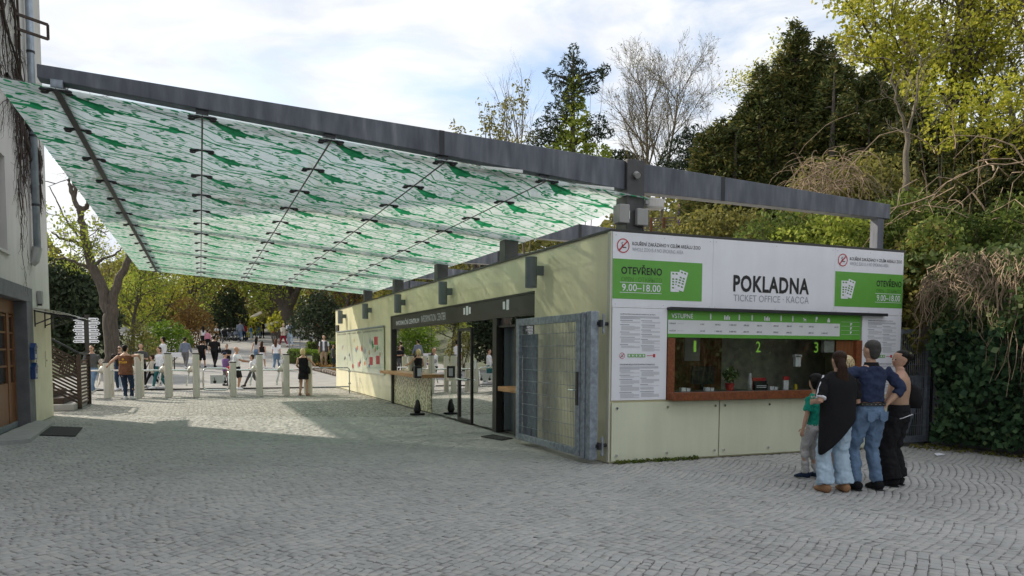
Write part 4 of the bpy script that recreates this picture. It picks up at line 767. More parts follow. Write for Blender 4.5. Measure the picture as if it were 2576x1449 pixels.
def person(label, foot, h, yaw, top=('tee', 'white'), bottom=('trousers', 'denim'), hair=('short', 'brown'), shoes='black', pose=None, skin=None, near=False, w=1.0, child=False, legw=1.0, group=None, turn=0, lean=0, extras=()):
    """yaw: heading in degrees of the way the person faces, clockwise from world +Y"""
    pose = pose or {}; skin = skin or SKIN; s = h/1.75; t = root('person', label, 'person', (0, 0, 0), group)
    vox = (.010 if near else .017)*max(s, .8)
    hs = 1.22 if child else 1.0
    S = lambda p: (p[0]*s, p[1]*s, p[2]*s)
    lz = lambda z: lean*(max(z-.9, 0)/.6)*.25                        # forward lean of the trunk
    def T(rings, grow=0, gz_=0): return [((cx)*s, (cy+lz(cz))*s, cz*s, (rx*w+grow)*s, (ry*(w*.5+.5)+grow)*s) for cx, cy, cz, rx, ry in rings]
    shx = .175*w if not child else .165
    sh = {-1: (-shx, lz(1.40), 1.40), 1: (shx, lz(1.40), 1.40)}; hip = {-1: (-.088*w, 0, .90), 1: (.088*w, 0, .90)}
    ha = {-1: pose.get('lh', (-.27*w, .04, .80)), 1: pose.get('rh', (.27*w, .04, .80))}
    ft = {-1: pose.get('lf', (-.11, -.02, .085)), 1: pose.get('rf', (.11, .03, .085))}
    eh = {-1: pose.get('le', (-.35, -1, -.1)), 1: pose.get('re', (.35, -1, -.1))}
    arm = {}; leg = {}
    for k in (-1, 1):
        el, wr = ik(sh[k], ha[k], .285, .255, eh[k]); arm[k] = (Vector(sh[k]), el, wr)
        kn, an = ik(hip[k], ft[k], .425, .415, pose.get('kn', (k*.05, 1, 0))); leg[k] = (Vector(hip[k]), kn, an)
    def A(mb, k, r, t0=0., t1=1., kk=12):
        a, b, c = arm[k]; pts = []; rs_ = []
        for q in np.linspace(t0, t1, 9): p = a.lerp(b, q*2) if q < .5 else b.lerp(c, q*2-1); pts.append(tuple(p*s)); rs_.append(float(np.interp(q, [0, .15, .45, .6, .8, 1], r))*s)
        mb.tube(pts, rs_, kk)
    def Lg(mb, k, r, t0=0., t1=1., kk=14):
        a, b, c = leg[k]; pts = []; rs_ = []
        for q in np.linspace(t0, t1, 11): p = a.lerp(b, q*2) if q < .5 else b.lerp(c, q*2-1); pts.append(tuple(p*s)); rs_.append(float(np.interp(q, [0, .2, .45, .55, .7, 1], r))*s)
        mb.tube(pts, rs_, kk)
    tors = [(0, 0, .86, .15, .10), (0, 0, .93, .165, .115), (0, 0, 1.04, .140, .100), (0, 0, 1.12, .135, .098), (0, .0, 1.24, .155, .112), (0, 0, 1.34, .172, .108), (0, -.005, 1.41, .155, .088), (0, -.01, 1.455, .095, .068), (0, -.005, 1.49, .056, .056)]
    hy = lz(1.5)
    def head(mb):
        c = R_(-turn); q = []
        for cx, cy, cz, rx, ry in [(0, 0, 1.44, .052, .054), (0, .005, 1.53, .052, .056), (0, .028, 1.545, .044, .05), (0, .022, 1.575, .060, .080), (0, .012, 1.62, .070, .093), (0, .004, 1.665, .075, .098), (0, -.002, 1.71, .068, .089), (0, -.006, 1.738, .045, .06), (0, -.006, 1.75, .012, .015)]:
            z = 1.53+(cz-1.53)*hs if cz > 1.53 else cz; q.append((cx, (cy+hy)*1, z, rx*hs, ry*hs))
        mb.loft([(a*s, b*s, z*s, rx*s, ry*s) for a, b, z, rx, ry in q], 16)
        z0 = 1.53+.09*hs; f = Vector((math.sin(R_(turn)), math.cos(R_(turn)), 0)); sd = Vector((f.y, -f.x, 0)); c0 = Vector((0, hy+.005, z0))
        nb = c0+f*.095*hs; mb.ball(tuple((nb)*s), (.014*s*hs, .016*s*hs, .022*s*hs), 8, 4)
        for e in (-1, 1): mb.ball(tuple((c0+sd*(e*.074*hs)-f*.008+Vector((0, 0, .012)))*s), (.014*s*hs, .02*s*hs, .03*s*hs), 8, 4)
        return c0, f, sd
    B = MB(); B.loft(T(tors), 18); c0, f, sd = head(B)
    for k in (-1, 1): A(B, k, [.048, .047, .040, .040, .036, .025]); Lg(B, k, [.085, .084, .056, .054, .052, .036])
    for k in (-1, 1):
        an = leg[k][2]; toe = pose.get('toe', 0); fy = 1 if not pose.get('heel%d' % k) else .8
        B.tube([S((an.x, an.y-.05, max(an.z-.045, .03))), S((an.x, an.y+.03, max(an.z-.04, .04))), S((an.x+k*.02, an.y+.13, max(an.z-.055, .025))), S((an.x+k*.02, an.y+.175, max(an.z-.06, .02)))], [.035*s, .042*s, .035*s, .02*s], 10, up=(0, 0, 1))
    B.v = B.v
    # hands with palm, four unequal fingers and a thumb
    FN = MB()
    for k in (-1, 1):
        a, b, c = arm[k]; d = (c-b).normalized(); grip = pose.get('grip%d' % k, .35); side_ = Vector((0, 1, 0)) if abs(d.y) < .8 else Vector((0, 0, 1)); side_ = (side_-d*side_.dot(d)).normalized(); inn = d.cross(side_)*(k if abs(d.y) < .8 else 1); inn = inn if inn.x*k < 0 or abs(inn.x) < .2 else -inn
        B.tube([tuple((c-d*.01)*s), tuple((c+d*.03)*s), tuple((c+d*.085)*s)], [(.028*s, .018*s), (.040*s, .017*s), (.036*s, .015*s)], 10, up=tuple(inn))
        for q, (off, ln) in enumerate(((.028, .068), (.010, .078), (-.009, .072), (-.027, .056))):
            p0 = c+d*.075+side_*off; p1 = p0+(d+inn*grip*.5).normalized()*ln*.45; p2 = p1+(d+inn*grip*1.6).normalized()*ln*.32; p3 = p2+(d+inn*grip*2.6).normalized()*ln*.25
            FN.tube([tuple(p*s) for p in (p0, p1, p2, p3)], [.0095*s, .009*s, .008*s, .0065*s], 6)
        p0 = c+d*.02+side_*.03; p1 = p0+(d*.6+side_*.8).normalized()*.035; p2 = p1+(d+side_*.35+inn*.3).normalized()*.035; FN.tube([tuple(p*s) for p in (p0, p1, p2)], [.012*s, .011*s, .008*s], 6)
    def fin(mb, nm, m, parent, v=vox, sm=3, disp=0):
        o = mb.build(nm, m, None); o.parent = parent
        r = o.modifiers.new('union', 'REMESH'); r.mode = 'VOXEL'; r.voxel_size = v; r.use_smooth_shade = True
        q = o.modifiers.new('soft', 'SMOOTH'); q.iterations = sm; q.factor = .6
        if disp:
            tx = bpy.data.textures.get('folds') or bpy.data.textures.new('folds', 'CLOUDS'); tx.noise_scale = .07; tx.noise_depth = 1
            q = o.modifiers.new('folds', 'DISPLACE'); q.texture = tx; q.strength = disp; q.mid_level = .5; q.texture_coords = 'LOCAL'
        return o
    body = fin(B, 'body', skin, t, sm=2)
    FN.build('fingers', skin, body, smooth=True) if near else None
    # clothes
    st, colr = top; cm = C_[colr]; dsp = .034 if near else 0
    slv = {'tee': .42, 'long': .97, 'vest': 0, 'tank': 0, 'cape': .6, 'dress': .0, 'jacket': .97, 'three': .72}.get(st, .42)
    if st != 'band':
        g = MB(); zt_ = 1.475 if st in ('tee', 'long', 'jacket', 'cape', 'three') else 1.44; zb_ = {'tee': .86, 'long': .88, 'vest': .80, 'tank': .98, 'cape': .86, 'dress': .60, 'jacket': .80, 'three': 1.03}.get(st, .86); ease = {'tee': .014, 'long': .014, 'jacket': .026, 'cape': .035, 'vest': .03, 'dress': .012}.get(st, .012)
        rr_ = [q for q in tors if q[2] >= max(zb_, .86)-.001]; rr_ = [(a, b, z, rx, ry) for a, b, z, rx, ry in rr_ if z <= zt_]
        if pose.get('loose', 1): rr_ = [(a, b, z, max(rx, .150 if z < 1.2 else rx), max(ry, .105)) if z < 1.3 else (a, b, z, rx, ry) for a, b, z, rx, ry in rr_]
        if zb_ < .86: rr_ = [(0, 0, zb_, .19 if st == 'dress' else .170, .155 if st == 'dress' else .118)]+[(0, 0, .8, .178, .13)]*(st == 'dress')+rr_
        g.loft(T(rr_, ease), 20)
        if slv: 
            for k in (-1, 1): A(g, k, [q+ease*1.0+(.006 if st in ('jacket', 'long', 'three') else .012) for q in (.050, .050, .043, .043, .038, .030)], 0, slv)
        tp_ = fin(g, {'dress': 'dress', 'vest': 'vest', 'jacket': 'jacket', 'cape': 'cape'}.get(st, 'shirt'), cm, t, sm=4, disp=dsp)
    else:
        g = MB(); g.loft(T([q for q in tors if 1.0 < q[2] < 1.36]+[(0, 0, 1.385, .165, .095)], .010), 18); tp_ = fin(g, 'bandeau_top', cm, t)
    bs, bc = bottom; bm2 = C_[bc]; g = MB()
    if bs in ('trousers', 'shorts', 'wide', 'jeans'):
        g.loft(T([(0, 0, .84, .158, .112), (0, 0, .93, .17, .12), (0, 0, 1.0, .155, .11), (0, 0, 1.03, .150, .108)], .010), 18)
        e = {'trousers': (.10, .098, .072, .068, .062, .052), 'jeans': (.102, .10, .076, .073, .070, .064), 'wide': (.105, .108, .105, .105, .108, .118), 'shorts': (.10, .105, .095, .09, .09, .09)}[bs]
        e = [q*legw*(1 if not child else 1.02) for q in e]
        for k in (-1, 1): Lg(g, k, e, 0, .5 if bs == 'shorts' else .985)
        fin(g, 'shorts' if bs == 'shorts' else 'trousers', bm2, t, sm=4, disp=dsp*1.2)
    elif bs == 'skirt':
        g.loft(T([(0, 0, .62, .20, .15), (0, 0, .85, .18, .13), (0, 0, 1.03, .15, .11)], .01), 18); fin(g, 'skirt', bm2, t)
    if shoes:
        sm_ = C_[shoes] if shoes in C_ else M_black
        for k in (-1, 1):
            an = leg[k][2]; g = MB(); zz = an.z
            g.tube([S((an.x, an.y-.065, zz-.035)), S((an.x, an.y-.02, zz-.02)), S((an.x+k*.01, an.y+.06, zz-.035)), S((an.x+k*.02, an.y+.14, zz-.05)), S((an.x+k*.02, an.y+.20, zz-.06))], [(.042*s, .052*s), (.050*s, .066*s), (.052*s, .052*s), (.048*s, .036*s), (.028*s, .022*s)], 12)
            sh_ = g.build('shoe', sm_, t, smooth=True)
            if near and shoes != 'ltan': g = MB(); g.tube([S((an.x, an.y-.075, zz-.075)), S((an.x+k*.01, an.y+.06, zz-.075)), S((an.x+k*.02, an.y+.205, zz-.075))], [(.036*s, .010*s), (.046*s, .010*s), (.028*s, .010*s)], 12); g.build('sole', M_sole if shoes != 'black' else M_black, sh_)
    # hair
    hst, hc = hair; hm = H_.get(hc) or C_[hc]; zc = 1.53+.135*hs; g = MB(); bk = -f
    def rel(u, v, z): p = Vector((0, hy, 0))+sd*u*hs+f*v*hs; return (p.x*s, p.y*s, (1.53+(z-1.53)*hs)*s)
    if hst != 'bald':
        p = rel(0, -.016, 1.685); g.ball(p, (.083*s*hs, .098*s*hs, .078*s*hs), 16, 9)
        if hst not in ('cap',): p = rel(0, -.045, 1.645); g.ball(p, (.076*s*hs, .066*s*hs, .085*s*hs), 14, 7)
        if hst in ('short', 'bun', 'pony'): p = rel(0, -.048, 1.60); g.ball(p, (.064*s*hs, .046*s*hs, .07*s*hs), 12, 7)
        if hst == 'long': g.tube([rel(0, -.05, 1.70), rel(0, -.085, 1.60), rel(0, -.11, 1.50), rel(0, -.13, 1.40), rel(0, -.125, 1.27)], [(.08*s, .05*s), (.09*s, .05*s), (.095*s, .045*s), (.085*s, .035*s), (.05*s, .02*s)], 12, up=tuple(f))
        if hst == 'bob': g.tube([rel(0, -.04, 1.70), rel(0, -.05, 1.62), rel(0, -.05, 1.53)], [(.09*s, .07*s), (.10*s, .075*s), (.09*s, .06*s)], 14, up=tuple(f))
        if hst == 'pony': g.tube([rel(0, -.09, 1.64), rel(0, -.125, 1.56), rel(0, -.13, 1.47), rel(.015, -.145, 1.36)], [(.045*s, .04*s), (.055*s, .04*s), (.075*s, .03*s), (.065*s, .012*s)], 12, up=tuple(f))
        if hst == 'bun': g.ball(rel(0, -.125, 1.665), (.05*s, .055*s, .055*s), 12, 7)
        hr = g.build('cap' if hst == 'cap' else 'hair', hm, t, smooth=True)
        r = hr.modifiers.new('union', 'REMESH'); r.mode = 'VOXEL'; r.voxel_size = vox*1.1; r.use_smooth_shade = True
        if hst == 'cap': g = MB(); g.loft([(rel(0, .085, 1.67)[0], rel(0, .085, 1.67)[1], (1.53+.135*hs)*s, .06*s, .06*s), (rel(0, .085, 1.67)[0], rel(0, .085, 1.67)[1], (1.53+.145*hs)*s, .058*s, .058*s)], 14); g.build('visor', hm, hr)
    # face
    for e in (-1, 1):
        if 'sunglasses' in extras: pass
        p = c0+sd*(e*.030*hs)+f*(.083*hs)+Vector((0, 0, .020*hs)); g = MB(); g.ball(tuple(p*s), (.011*s*hs, .011*s*hs, .007*s*hs), 8, 4); g.build('eye', M_lens, body, smooth=True)
    if 'sunglasses' in extras:
        g = MB()
        for e in (-1, 1): p = c0+sd*(e*.032)+f*.092+Vector((0, 0, .02)); g.ball(tuple(p*s), (.028*s, .012*s, .018*s), 10, 5)
        g.bar(tuple((c0-sd*.03+f*.098+Vector((0, 0, .025)))*s), tuple((c0+sd*.03+f*.098+Vector((0, 0, .025)))*s), .006*s); g.build('sunglasses', M_lens, t, smooth=True)
    p = c0+f*(.087*hs)+Vector((0, 0, -.036*hs)); g = MB(); g.ball(tuple(p*s), (.020*s, .008*s, .005*s), 8, 4); g.build('mouth', mat('lips', (.35, .13, .11), .5), body)
    for x in extras:
        if callable(x): x(t, s, S, arm, leg, T, tors)
    t.rotation_euler = (0, 0, -R_(yaw)); t.location = Vector([float(v) for v in foot]); return t
AW, TC, RT, LF = 22, 202, 112, -68          # away from / towards the camera, facing right / left in the picture
def ex_backpack(col):
    def fn(t, s, S, arm, leg, T, tors):
        g = MB(); g.box(-.14*s, -.26*s, 1.0*s, .14*s, -.10*s, 1.40*s); g.build('backpack', C_[col], t, bevel=.03)
    return fn
def ex_bag(col, x=.22, z=.95, y=-.02, sc_=1.0):
    def fn(t, s, S, arm, leg, T, tors):
        g = MB(); g.loft([(x*s, y*s, (z-.14*sc_)*s, .07*sc_*s, .12*sc_*s), (x*s, y*s, (z-.05)*s, .08*sc_*s, .15*sc_*s), (x*s, y*s, (z+.08*sc_)*s, .05*sc_*s, .12*sc_*s), (x*s, y*s, (z+.14*sc_)*s, .02*s, .05*s)], 14); b = g.build('handbag', C_[col], t, smooth=True)
        g = MB(); g.tube([((x-.02)*s, (y+.0)*s, (z+.1)*s), ((x*.92)*s, -.04*s, 1.3*s), (.12*s, -.02*s, 1.47*s)], .012*s, 6); g.build('strap', C_[col], b)
    return fn
# ---- the group at the booth
def ex_belt(t, s, S, arm, leg, T, tors):
    g = MB(); r = T([(0, 0, 1.0, .168, .122), (0, 0, 1.035, .166, .12)], .012); g.loft(r, 24); b = g.build('belt', M_black, t)
    for i in range(22):
        a = 2*math.pi*i/22; rr2 = r[0]; g = MB(); g.ball((rr2[0]+(rr2[3]+.002)*math.cos(a), rr2[1]+(rr2[4]+.002)*math.sin(a), 1.017*s), .008, 6, 3); g.build('stud', M_chrome, b)
def ex_collar(t, s, S, arm, leg, T, tors):
    g = MB(); g.loft(T([(0, -.01, 1.44, .092, .078), (0, -.005, 1.475, .072, .072), (0, -.005, 1.50, .066, .068)], .004), 18, cap=False); g.build('collar', C_['black'], t, smooth=True)
def ex_pockets(t, s, S, arm, leg, T, tors):
    for k in (-1, 1): g = MB(); g.poly([((k*.085-.05)*s, .93*s), ((k*.085+.05)*s, .93*s), ((k*.085+.045)*s, .84*s), (k*.085*s, .815*s), ((k*.085-.045)*s, .84*s)], lambda u, v, d: (u, -d, v), .139*s, .147*s); g.build('back_pocket', C_['denim'], t, bevel=.006)
P = on(2180, 1233, 2, 0)
man = person('grey haired man in navy jumper, studded belt and blue jeans, hand on hip', (P[0], P[1], 0), 1.80, 8, ('three', 'navy'), ('jeans', 'denim'), ('short', 'grey'), 'black',
    dict(rh=(.20, -.05, 1.02), re=(1, -.35, .0), lh=(-.50, .16, 1.20), le=(-.4, -.9, .35), lf=(-.13, .02, .085), rf=(.13, -.02, .085)), near=True, w=1.08, legw=1.02, turn=-12, extras=(ex_belt, ex_collar, ex_pockets))
def ex_shawl(t, s, S, arm, leg, T, tors):
    g = MB(); n = 22; vs = []; rows = [(1.50, .09, 0), (1.42, .205, 0), (1.30, .222, 0), (1.15, .212, .15), (1.0, .212, .35), (.85, .218, .65), (.72, .215, 1)]
    for z, r, q in rows:
        for i in range(n):
            a = 2*math.pi*i/n; x = r*math.cos(a); y = r*.72*math.sin(a)
            drop = -.26*q*max(0, (-x/r))+.22*q*max(0, x/r); fold = 1+.04*math.sin(a*7+z*9)
            vs.append((x*fold*s, (y*fold-.005)*s, (z+drop)*s))
    m_ = len(rows); g.add(vs, [(i*n+j, i*n+(j+1) % n, (i+1)*n+(j+1) % n, (i+1)*n+j) for i in range(m_-1) for j in range(n)]); o = g.build('shawl', C_['black'], t, smooth=True)
    q = o.modifiers.new('thick', 'SOLIDIFY'); q.thickness = .012; q = o.modifiers.new('sub', 'SUBSURF'); q.levels = q.render_levels = 1
def ex_stripe(t, s, S, arm, leg, T, tors):
    a, b, c = arm[-1]; g = MB(); g.tube([tuple((a+Vector((-.035, -.03, .055)))*s), tuple((a.lerp(b, .45)+Vector((-.066, -.02, .0)))*s), tuple((a.lerp(b, .86)+Vector((-.064, -.01, .0)))*s)], .011*s, 6); p = a.lerp(b, .86); d = (b-a).normalized()
    g.tube([tuple((p-d*.010)*s), tuple((p+d*.010)*s)], .064*s, 14); g.build('white_stripe', C_['white'], t, smooth=True)
P = on(2100, 1238, 2, 0)
person('woman with brown ponytail in long black shawl and pale wide jeans', (P[0], P[1], 0), 1.67, 14, ('tee', 'black'), ('wide', 'paledenim'), ('pony', 'brown'), 'ltan',
    dict(lh=(-.235, .16, 1.12), le=(-.3, -1, -.2), rh=(.2, .25, 1.1), lf=(-.125, 0, .085), rf=(.13, .0, .085)), near=True, w=1.04, legw=.92, turn=12, extras=(ex_shawl, ex_stripe))
P = on(2046, 1203, 2, 0)
person('boy in emerald green tee shirt and grey trousers at the ticket sill', (P[0], P[1], 0), 1.34, -15, ('tee', 'green'), ('trousers', 'lgrey'), ('short', 'black'), 'ink',
    dict(lh=(-.29, .06, .78), rh=(.22, .2, 1.0), lf=(-.13, .06, .085), rf=(.10, .0, .085)), near=True, child=True, w=.95, turn=70)
P = at(2128, 893, 9.9); 
person('child with streaked blonde hair half hidden between the woman and the man', (P[0], P[1], 0), float(P[2])-.01, 0, ('tee', 'pink'), ('shorts', 'beige'), ('bob', 'streak'), 'ltan', near=True, child=False, w=.8)
def ex_seam(t, s, S, arm, leg, T, tors):
    g = MB(); g.tube([(-.17*s, -.0*s, .86*s), (-.13*s, -.115*s, .90*s), (-.02*s, -.147*s, .93*s), (.1*s, -.135*s, .935*s), (.175*s, -.03*s, .92*s)], .005*s, 5); g.build('white_piping', C_['white'], t)
    g = MB(); g.loft(T([(0, 0, .98, .160, .118), (0, 0, 1.06, .152, .112)], .012), 22); g.build('waistband', C_['black'], t)
P = on(2254, 1222, 2, 0)
person('bare shouldered woman with dark bun, beige top and wide black trousers', (P[0], P[1], 0), 1.68, -18, ('band', 'beige'), ('wide', 'black'), ('bun', 'black'), 'black',
    dict(lh=(-.14, .22, 1.05), le=(-.8, -.8, -.3), rh=(.17, .24, 1.08), lf=(-.10, .0, .085), rf=(.10, .02, .085)), near=True, w=.98, turn=-55, legw=1.02, extras=(ex_bag('black', .28, 1.16, -.02, 1.1), ex_seam))
# ---- people beyond the canopy: source picture pixels of the head centre column, head top, feet
K_ = 3413/2576
WALK = dict(lf=(-.09, .26, .085), rf=(.09, -.26, .13), lh=(-.27, -.14, .84), rh=(.27, .2, .88)); WALK2 = dict(lf=(-.09, -.24, .13), rf=(.09, .24, .085), lh=(-.27, .18, .88), rh=(.27, -.14, .84)); STRIDE = dict(lf=(-.07, .42, .085), rf=(.07, -.42, .2), lh=(-.25, -.22, .92), rh=(.25, .28, .98))
HOLD = dict(lh=(-.1, .30, 1.15), rh=(.12, .32, 1.18), le=(-.5, -.5, -1), re=(.5, -.5, -1))
def far(label, px, pyh, pyf, h, yaw, *a, ground=None, **k):
    d = h*1918/((pyf-pyh)/K_); P = at(px/K_, pyf/K_, d)
    if d < 34.5 or ground == 0:
        if P[1] < 25: P = on(px/K_, pyf/K_, 2, 0)
    z = float(terr(P[0], P[1])); z = z+.012 if P[1] > 24.6 else 0.0
    if z > .05:                             # slide along the sight line until the feet stand on the slope
        for _ in range(30):
            P = at(px/K_, pyf/K_, d); e = P[2]-float(terr(P[0], P[1])); d += e*8 if abs(e) < 1 else e*3; d = max(24, min(d, 95))
        z = float(terr(P[0], P[1]))+.012
        h2 = (pyf-pyh)/K_*d/1918; h = min(max(h2, h*.8), h*1.25)
    return person(label, (P[0], P[1], z), h, yaw, *a, **k)
J = ('trousers', 'denim')
far('man in sunglasses, dark grey polo shirt and jeans walking beside the tree', 310, 1156, 1313, 1.80, TC, ('tee', 'dgrey'), J, ('short', 'brown'), 'lgrey', WALK, w=1.12, extras=('sunglasses',))
def ex_staff(t, s, S, arm, leg, T, tors): pass
stf = far('staff man in brown STAFF vest leaning on the turnstiles', 422, 1161, 1332, 1.80, AW, ('vest', 'brown'), ('trousers', 'ink'), ('short', 'black'), 'white',
    dict(lh=(-.62, .12, 1.10), le=(-.4, -1, -.4), rh=(.42, .10, 1.30), re=(1, -.6, .2), lf=(-.03, .0, .085), rf=(.12, .10, .085)), w=1.22, near=True)
g = MB(); 
tx = text('vest_lettering', 'STAFF', -.13, .13, 1.18, 1.25, lambda u, v, d: (u, -.172-d, v), mat('vest_yellow', (.55, .30, .02), .6), stf, bold=.03) if False else None
_cu = text('vest_lettering', 'STAFF', -.13, .13, 1.19, 1.27, lambda u, v, d: (u+stf.location.x, -.170-d+stf.location.y, v+stf.location.z), mat('vest_yellow', (.60, .32, .02), .6), stf, bold=.05)
MB().tube([(0, -.165, 1.34), (0, -.172, 1.34)], .035, 12).v
_b = MB().tube([(0+stf.location.x, -.160+stf.location.y, 1.33), (0+stf.location.x, -.171+stf.location.y, 1.33)], .035, 12).build('vest_emblem', mat('vest_yellow', (.6, .32, .02)), stf)
far('man in dark cap and sunglasses behind the staff man', 404, 1154, 1302, 1.82, TC, ('tee', 'black'), ('trousers', 'ink'), ('cap', 'dgrey'), 'white', extras=('sunglasses',), w=1.1)
far('dark haired woman in pale blue top queueing left of the staff man', 383, 1181, 1299, 1.55, RT, ('tee', 'blue'), ('trousers', 'paledenim'), ('pony', 'black'), 'white', WALK)
far('woman with long black hair behind the second tall turnstile', 473, 1146, 1292, 1.66, TC-30, ('tee', 'dgrey'), ('trousers', 'black'), ('long', 'black'), 'black', HOLD)
far('child carrying a cream jacket striding left in black trousers', 509, 1187, 1294, 1.36, LF, ('jacket', 'cream'), ('trousers', 'black'), ('short', 'brown'), 'white', STRIDE, child=True)
far('woman in white shirt with dark shoulder strap and teal trousers', 533, 1158, 1297, 1.62, TC+30, ('long', 'white'), ('trousers', 'teal'), ('short', 'brown'), 'white', WALK2, w=1.05, extras=(ex_bag('ink', .2, .95),))
far('man in white tee shirt and shorts by the flowering shrub', 546, 1124, 1260, 1.8, LF, ('tee', 'white'), ('shorts', 'beige'), ('short', 'black'), 'dgrey')
far('man in slate blue jumper and grey trousers walking uphill along the bank', 619, 1125, 1232, 1.76, AW, ('long', 'slate'), ('trousers', 'grey'), ('short', 'black'), 'white', WALK, w=1.08)
far('woman in black tunic and cropped black trousers walking uphill', 674, 1134, 1227, 1.62, AW, ('tee', 'black'), ('shorts', 'black'), ('short', 'brown'), 'black', WALK2, w=1.2, extras=(ex_backpack('black'),))
far('man all in black with shoulder bag walking uphill', 716, 1120, 1226, 1.78, AW, ('tee', 'black'), ('trousers', 'black'), ('short', 'black'), 'black', WALK, w=1.25, extras=(ex_bag('black', .3, .95),))
far('long haired woman in white and black top far up the path', 679, 1088, 1165, 1.65, AW-20, ('tank', 'white'), ('skirt', 'black'), ('long', 'black'), 'black')
far('woman in pink checked shirt far up the path', 693, 1100, 1166, 1.6, AW, ('long', 'pink'), ('trousers', 'black'), ('short', 'brown'), 'black')
far('bearded man in black holding a small child', 757, 1148, 1250, 1.78, TC, ('tee', 'black'), ('trousers', 'dgrey'), ('short', 'brown'), 'black', HOLD, w=1.15, extras=('sunglasses',))
far('child in purple jacket and dark cap looking at their hands', 752, 1178, 1287, 1.36, RT-60, ('jacket', 'purple'), ('trousers', 'grey'), ('cap', 'ink'), 'dgrey', HOLD, child=True)
def ex_phone(t, s, S, arm, leg, T, tors): g = MB(); p = arm[1][2]; g.box((p.x-.04)*s, (p.y+.08)*s, (p.z+.0)*s, (p.x+.04)*s, (p.y+.22)*s, (p.z+.015)*s); g.build('phone', M_black, t)
far('bald man in white tee shirt and black shorts pointing a phone', 790, 1161, 1299, 1.78, RT, ('tee', 'white'), ('shorts', 'black'), ('bald', 'brown'), 'white', dict(rh=(.14, .46, 1.18), lh=(-.14, .40, 1.15), re=(.5, -.5, -1), le=(-.5, -.5, -1), lf=(-.1, 0, .085), rf=(.1, .1, .085)), w=1.2, skin=SKIN_T, extras=(ex_phone,))
far('small child in red shirt and pale hat behind the wheelchair gate', 769, 1207, 1292, 1.08, AW, ('tee', 'red'), ('shorts', 'red'), ('cap', 'lgrey'), 'white', child=True)
far('boy in white tee shirt and black trousers striding to the left', 841, 1186, 1294, 1.40, LF-10, ('tee', 'white'), ('trousers', 'dgrey'), ('short', 'brown'), 'black', STRIDE, child=True)
far('woman in grey vest top and blue jeans seen from behind', 857, 1123, 1224, 1.70, AW, ('tank', 'lgrey'), ('trousers', 'denim'), ('long', 'black'), 'white', WALK)
far('woman in black top and short white skirt with long brown hair', 875, 1138, 1230, 1.64, AW, ('tank', 'black'), ('skirt', 'white'), ('long', 'brown'), 'white', WALK2)
far('man in slate jacket and jeans at the top of the path', 801, 1070, 1138, 1.8, AW, ('jacket', 'slate'), J, ('short', 'grey'), 'black', WALK, w=1.05)
far('person in black and red top at the top of the path', 814, 1076, 1137, 1.68, AW, ('long', 'maroon'), ('trousers', 'ink'), ('long', 'brown'), 'black')
far('small child in bright blue hoodie at the top of the path', 836, 1086, 1131, 1.2, AW+30, ('long', 'blue'), ('trousers', 'paledenim'), ('short', 'brown'), 'white', child=True)
far('man in dark green tee shirt and jeans at the top of the path', 861, 1063, 1128, 1.82, AW, ('tee', 'dgreen'), J, ('short', 'brown'), 'black', w=1.15)
far('person in black left of the man in dark green', 847, 1066, 1127, 1.75, AW, ('tee', 'black'), ('trousers', 'ink'), ('short', 'black'), 'black')
far('person in black right of the man in dark green', 874, 1067, 1127, 1.7, AW, ('long', 'black'), ('trousers', 'black'), ('long', 'black'), 'black')
far('child in red tee shirt and grey trousers on the upper path', 910, 1087, 1135, 1.25, AW, ('tee', 'red'), ('trousers', 'grey'), ('short', 'brown'), 'dgrey', child=True)
far('woman with very long auburn hair in white top and flared jeans', 922, 1130, 1235, 1.68, AW, ('tee', 'white'), ('jeans', 'denim'), ('long', 'auburn'), 'white', WALK2)
far('woman in white cape and maroon trousers striding', 945, 1079, 1158, 1.7, LF+40, ('cape', 'cream'), ('trousers', 'maroon'), ('short', 'blonde'), 'white', STRIDE)
far('man in white shirt and pale dungarees beside the hedge', 967, 1069, 1158, 1.82, AW-30, ('tee', 'white'), ('trousers', 'paledenim'), ('short', 'auburn'), 'beige', WALK, extras=(ex_backpack('slate'),))
far('blonde woman in short black dress standing at the turnstile', 1012, 1164, 1318, 1.72, AW, ('dress', 'black'), ('none', 'black'), ('bob', 'blonde'), 'beige', dict(rh=(.36, .30, 1.12), lh=(-.2, .2, 1.0), lf=(-.13, 0, .085), rf=(.13, 0, .085)), extras=(ex_bag('black', .2, .95),))
far('youth in dark open jacket, white tee shirt and khaki trousers facing us', 1081, 1118, 1229, 1.66, TC, ('tee', 'white'), ('trousers', 'khaki'), ('short', 'black'), 'black', extras=(lambda t, s, S, arm, leg, T, tors: [MB().box(k*.05*s-.0, -.13*s, .88*s, k*.19*s, .14*s, 1.43*s).build('jacket_front', C_['dgrey'], t, bevel=.03) for k in (-1, 1)] and None,))
far('person in grey top and dark trousers half hidden by the cream wall', 1110, 1148, 1232, 1.5, RT, ('jacket', 'dgrey'), ('trousers', 'ink'), ('long', 'black'), 'beige')
far('woman in white top on the bank above the hedge', 1040, 1052, 1108, 1.66, AW, ('tee', 'white'), ('trousers', 'lgrey'), ('long', 'brown'), 'black')
far('person in blue shirt with bright red bag above the hedge', 1057, 1058, 1112, 1.64, AW, ('tee', 'slate'), ('skirt', 'red'), ('short', 'brown'), 'black', w=1.1, extras=(ex_backpack('red'),))
far('man in dark tee shirt with outstretched arm above the hedge', 1088, 1050, 1106, 1.78, LF, ('tee', 'dgreen'), ('trousers', 'denim'), ('short', 'brown'), 'black', dict(lh=(-.1, .5, 1.15)))
P = at(1708, 588, 41); zt_ = float(terr(P[0], P[1])); person('small figure in lilac walking behind the wooden fence on the hill', (P[0], P[1], max(zt_, 7.5)), 1.3, LF, ('long', 'purple'), ('trousers', 'purple'), ('short', 'brown'), 'black', child=True)
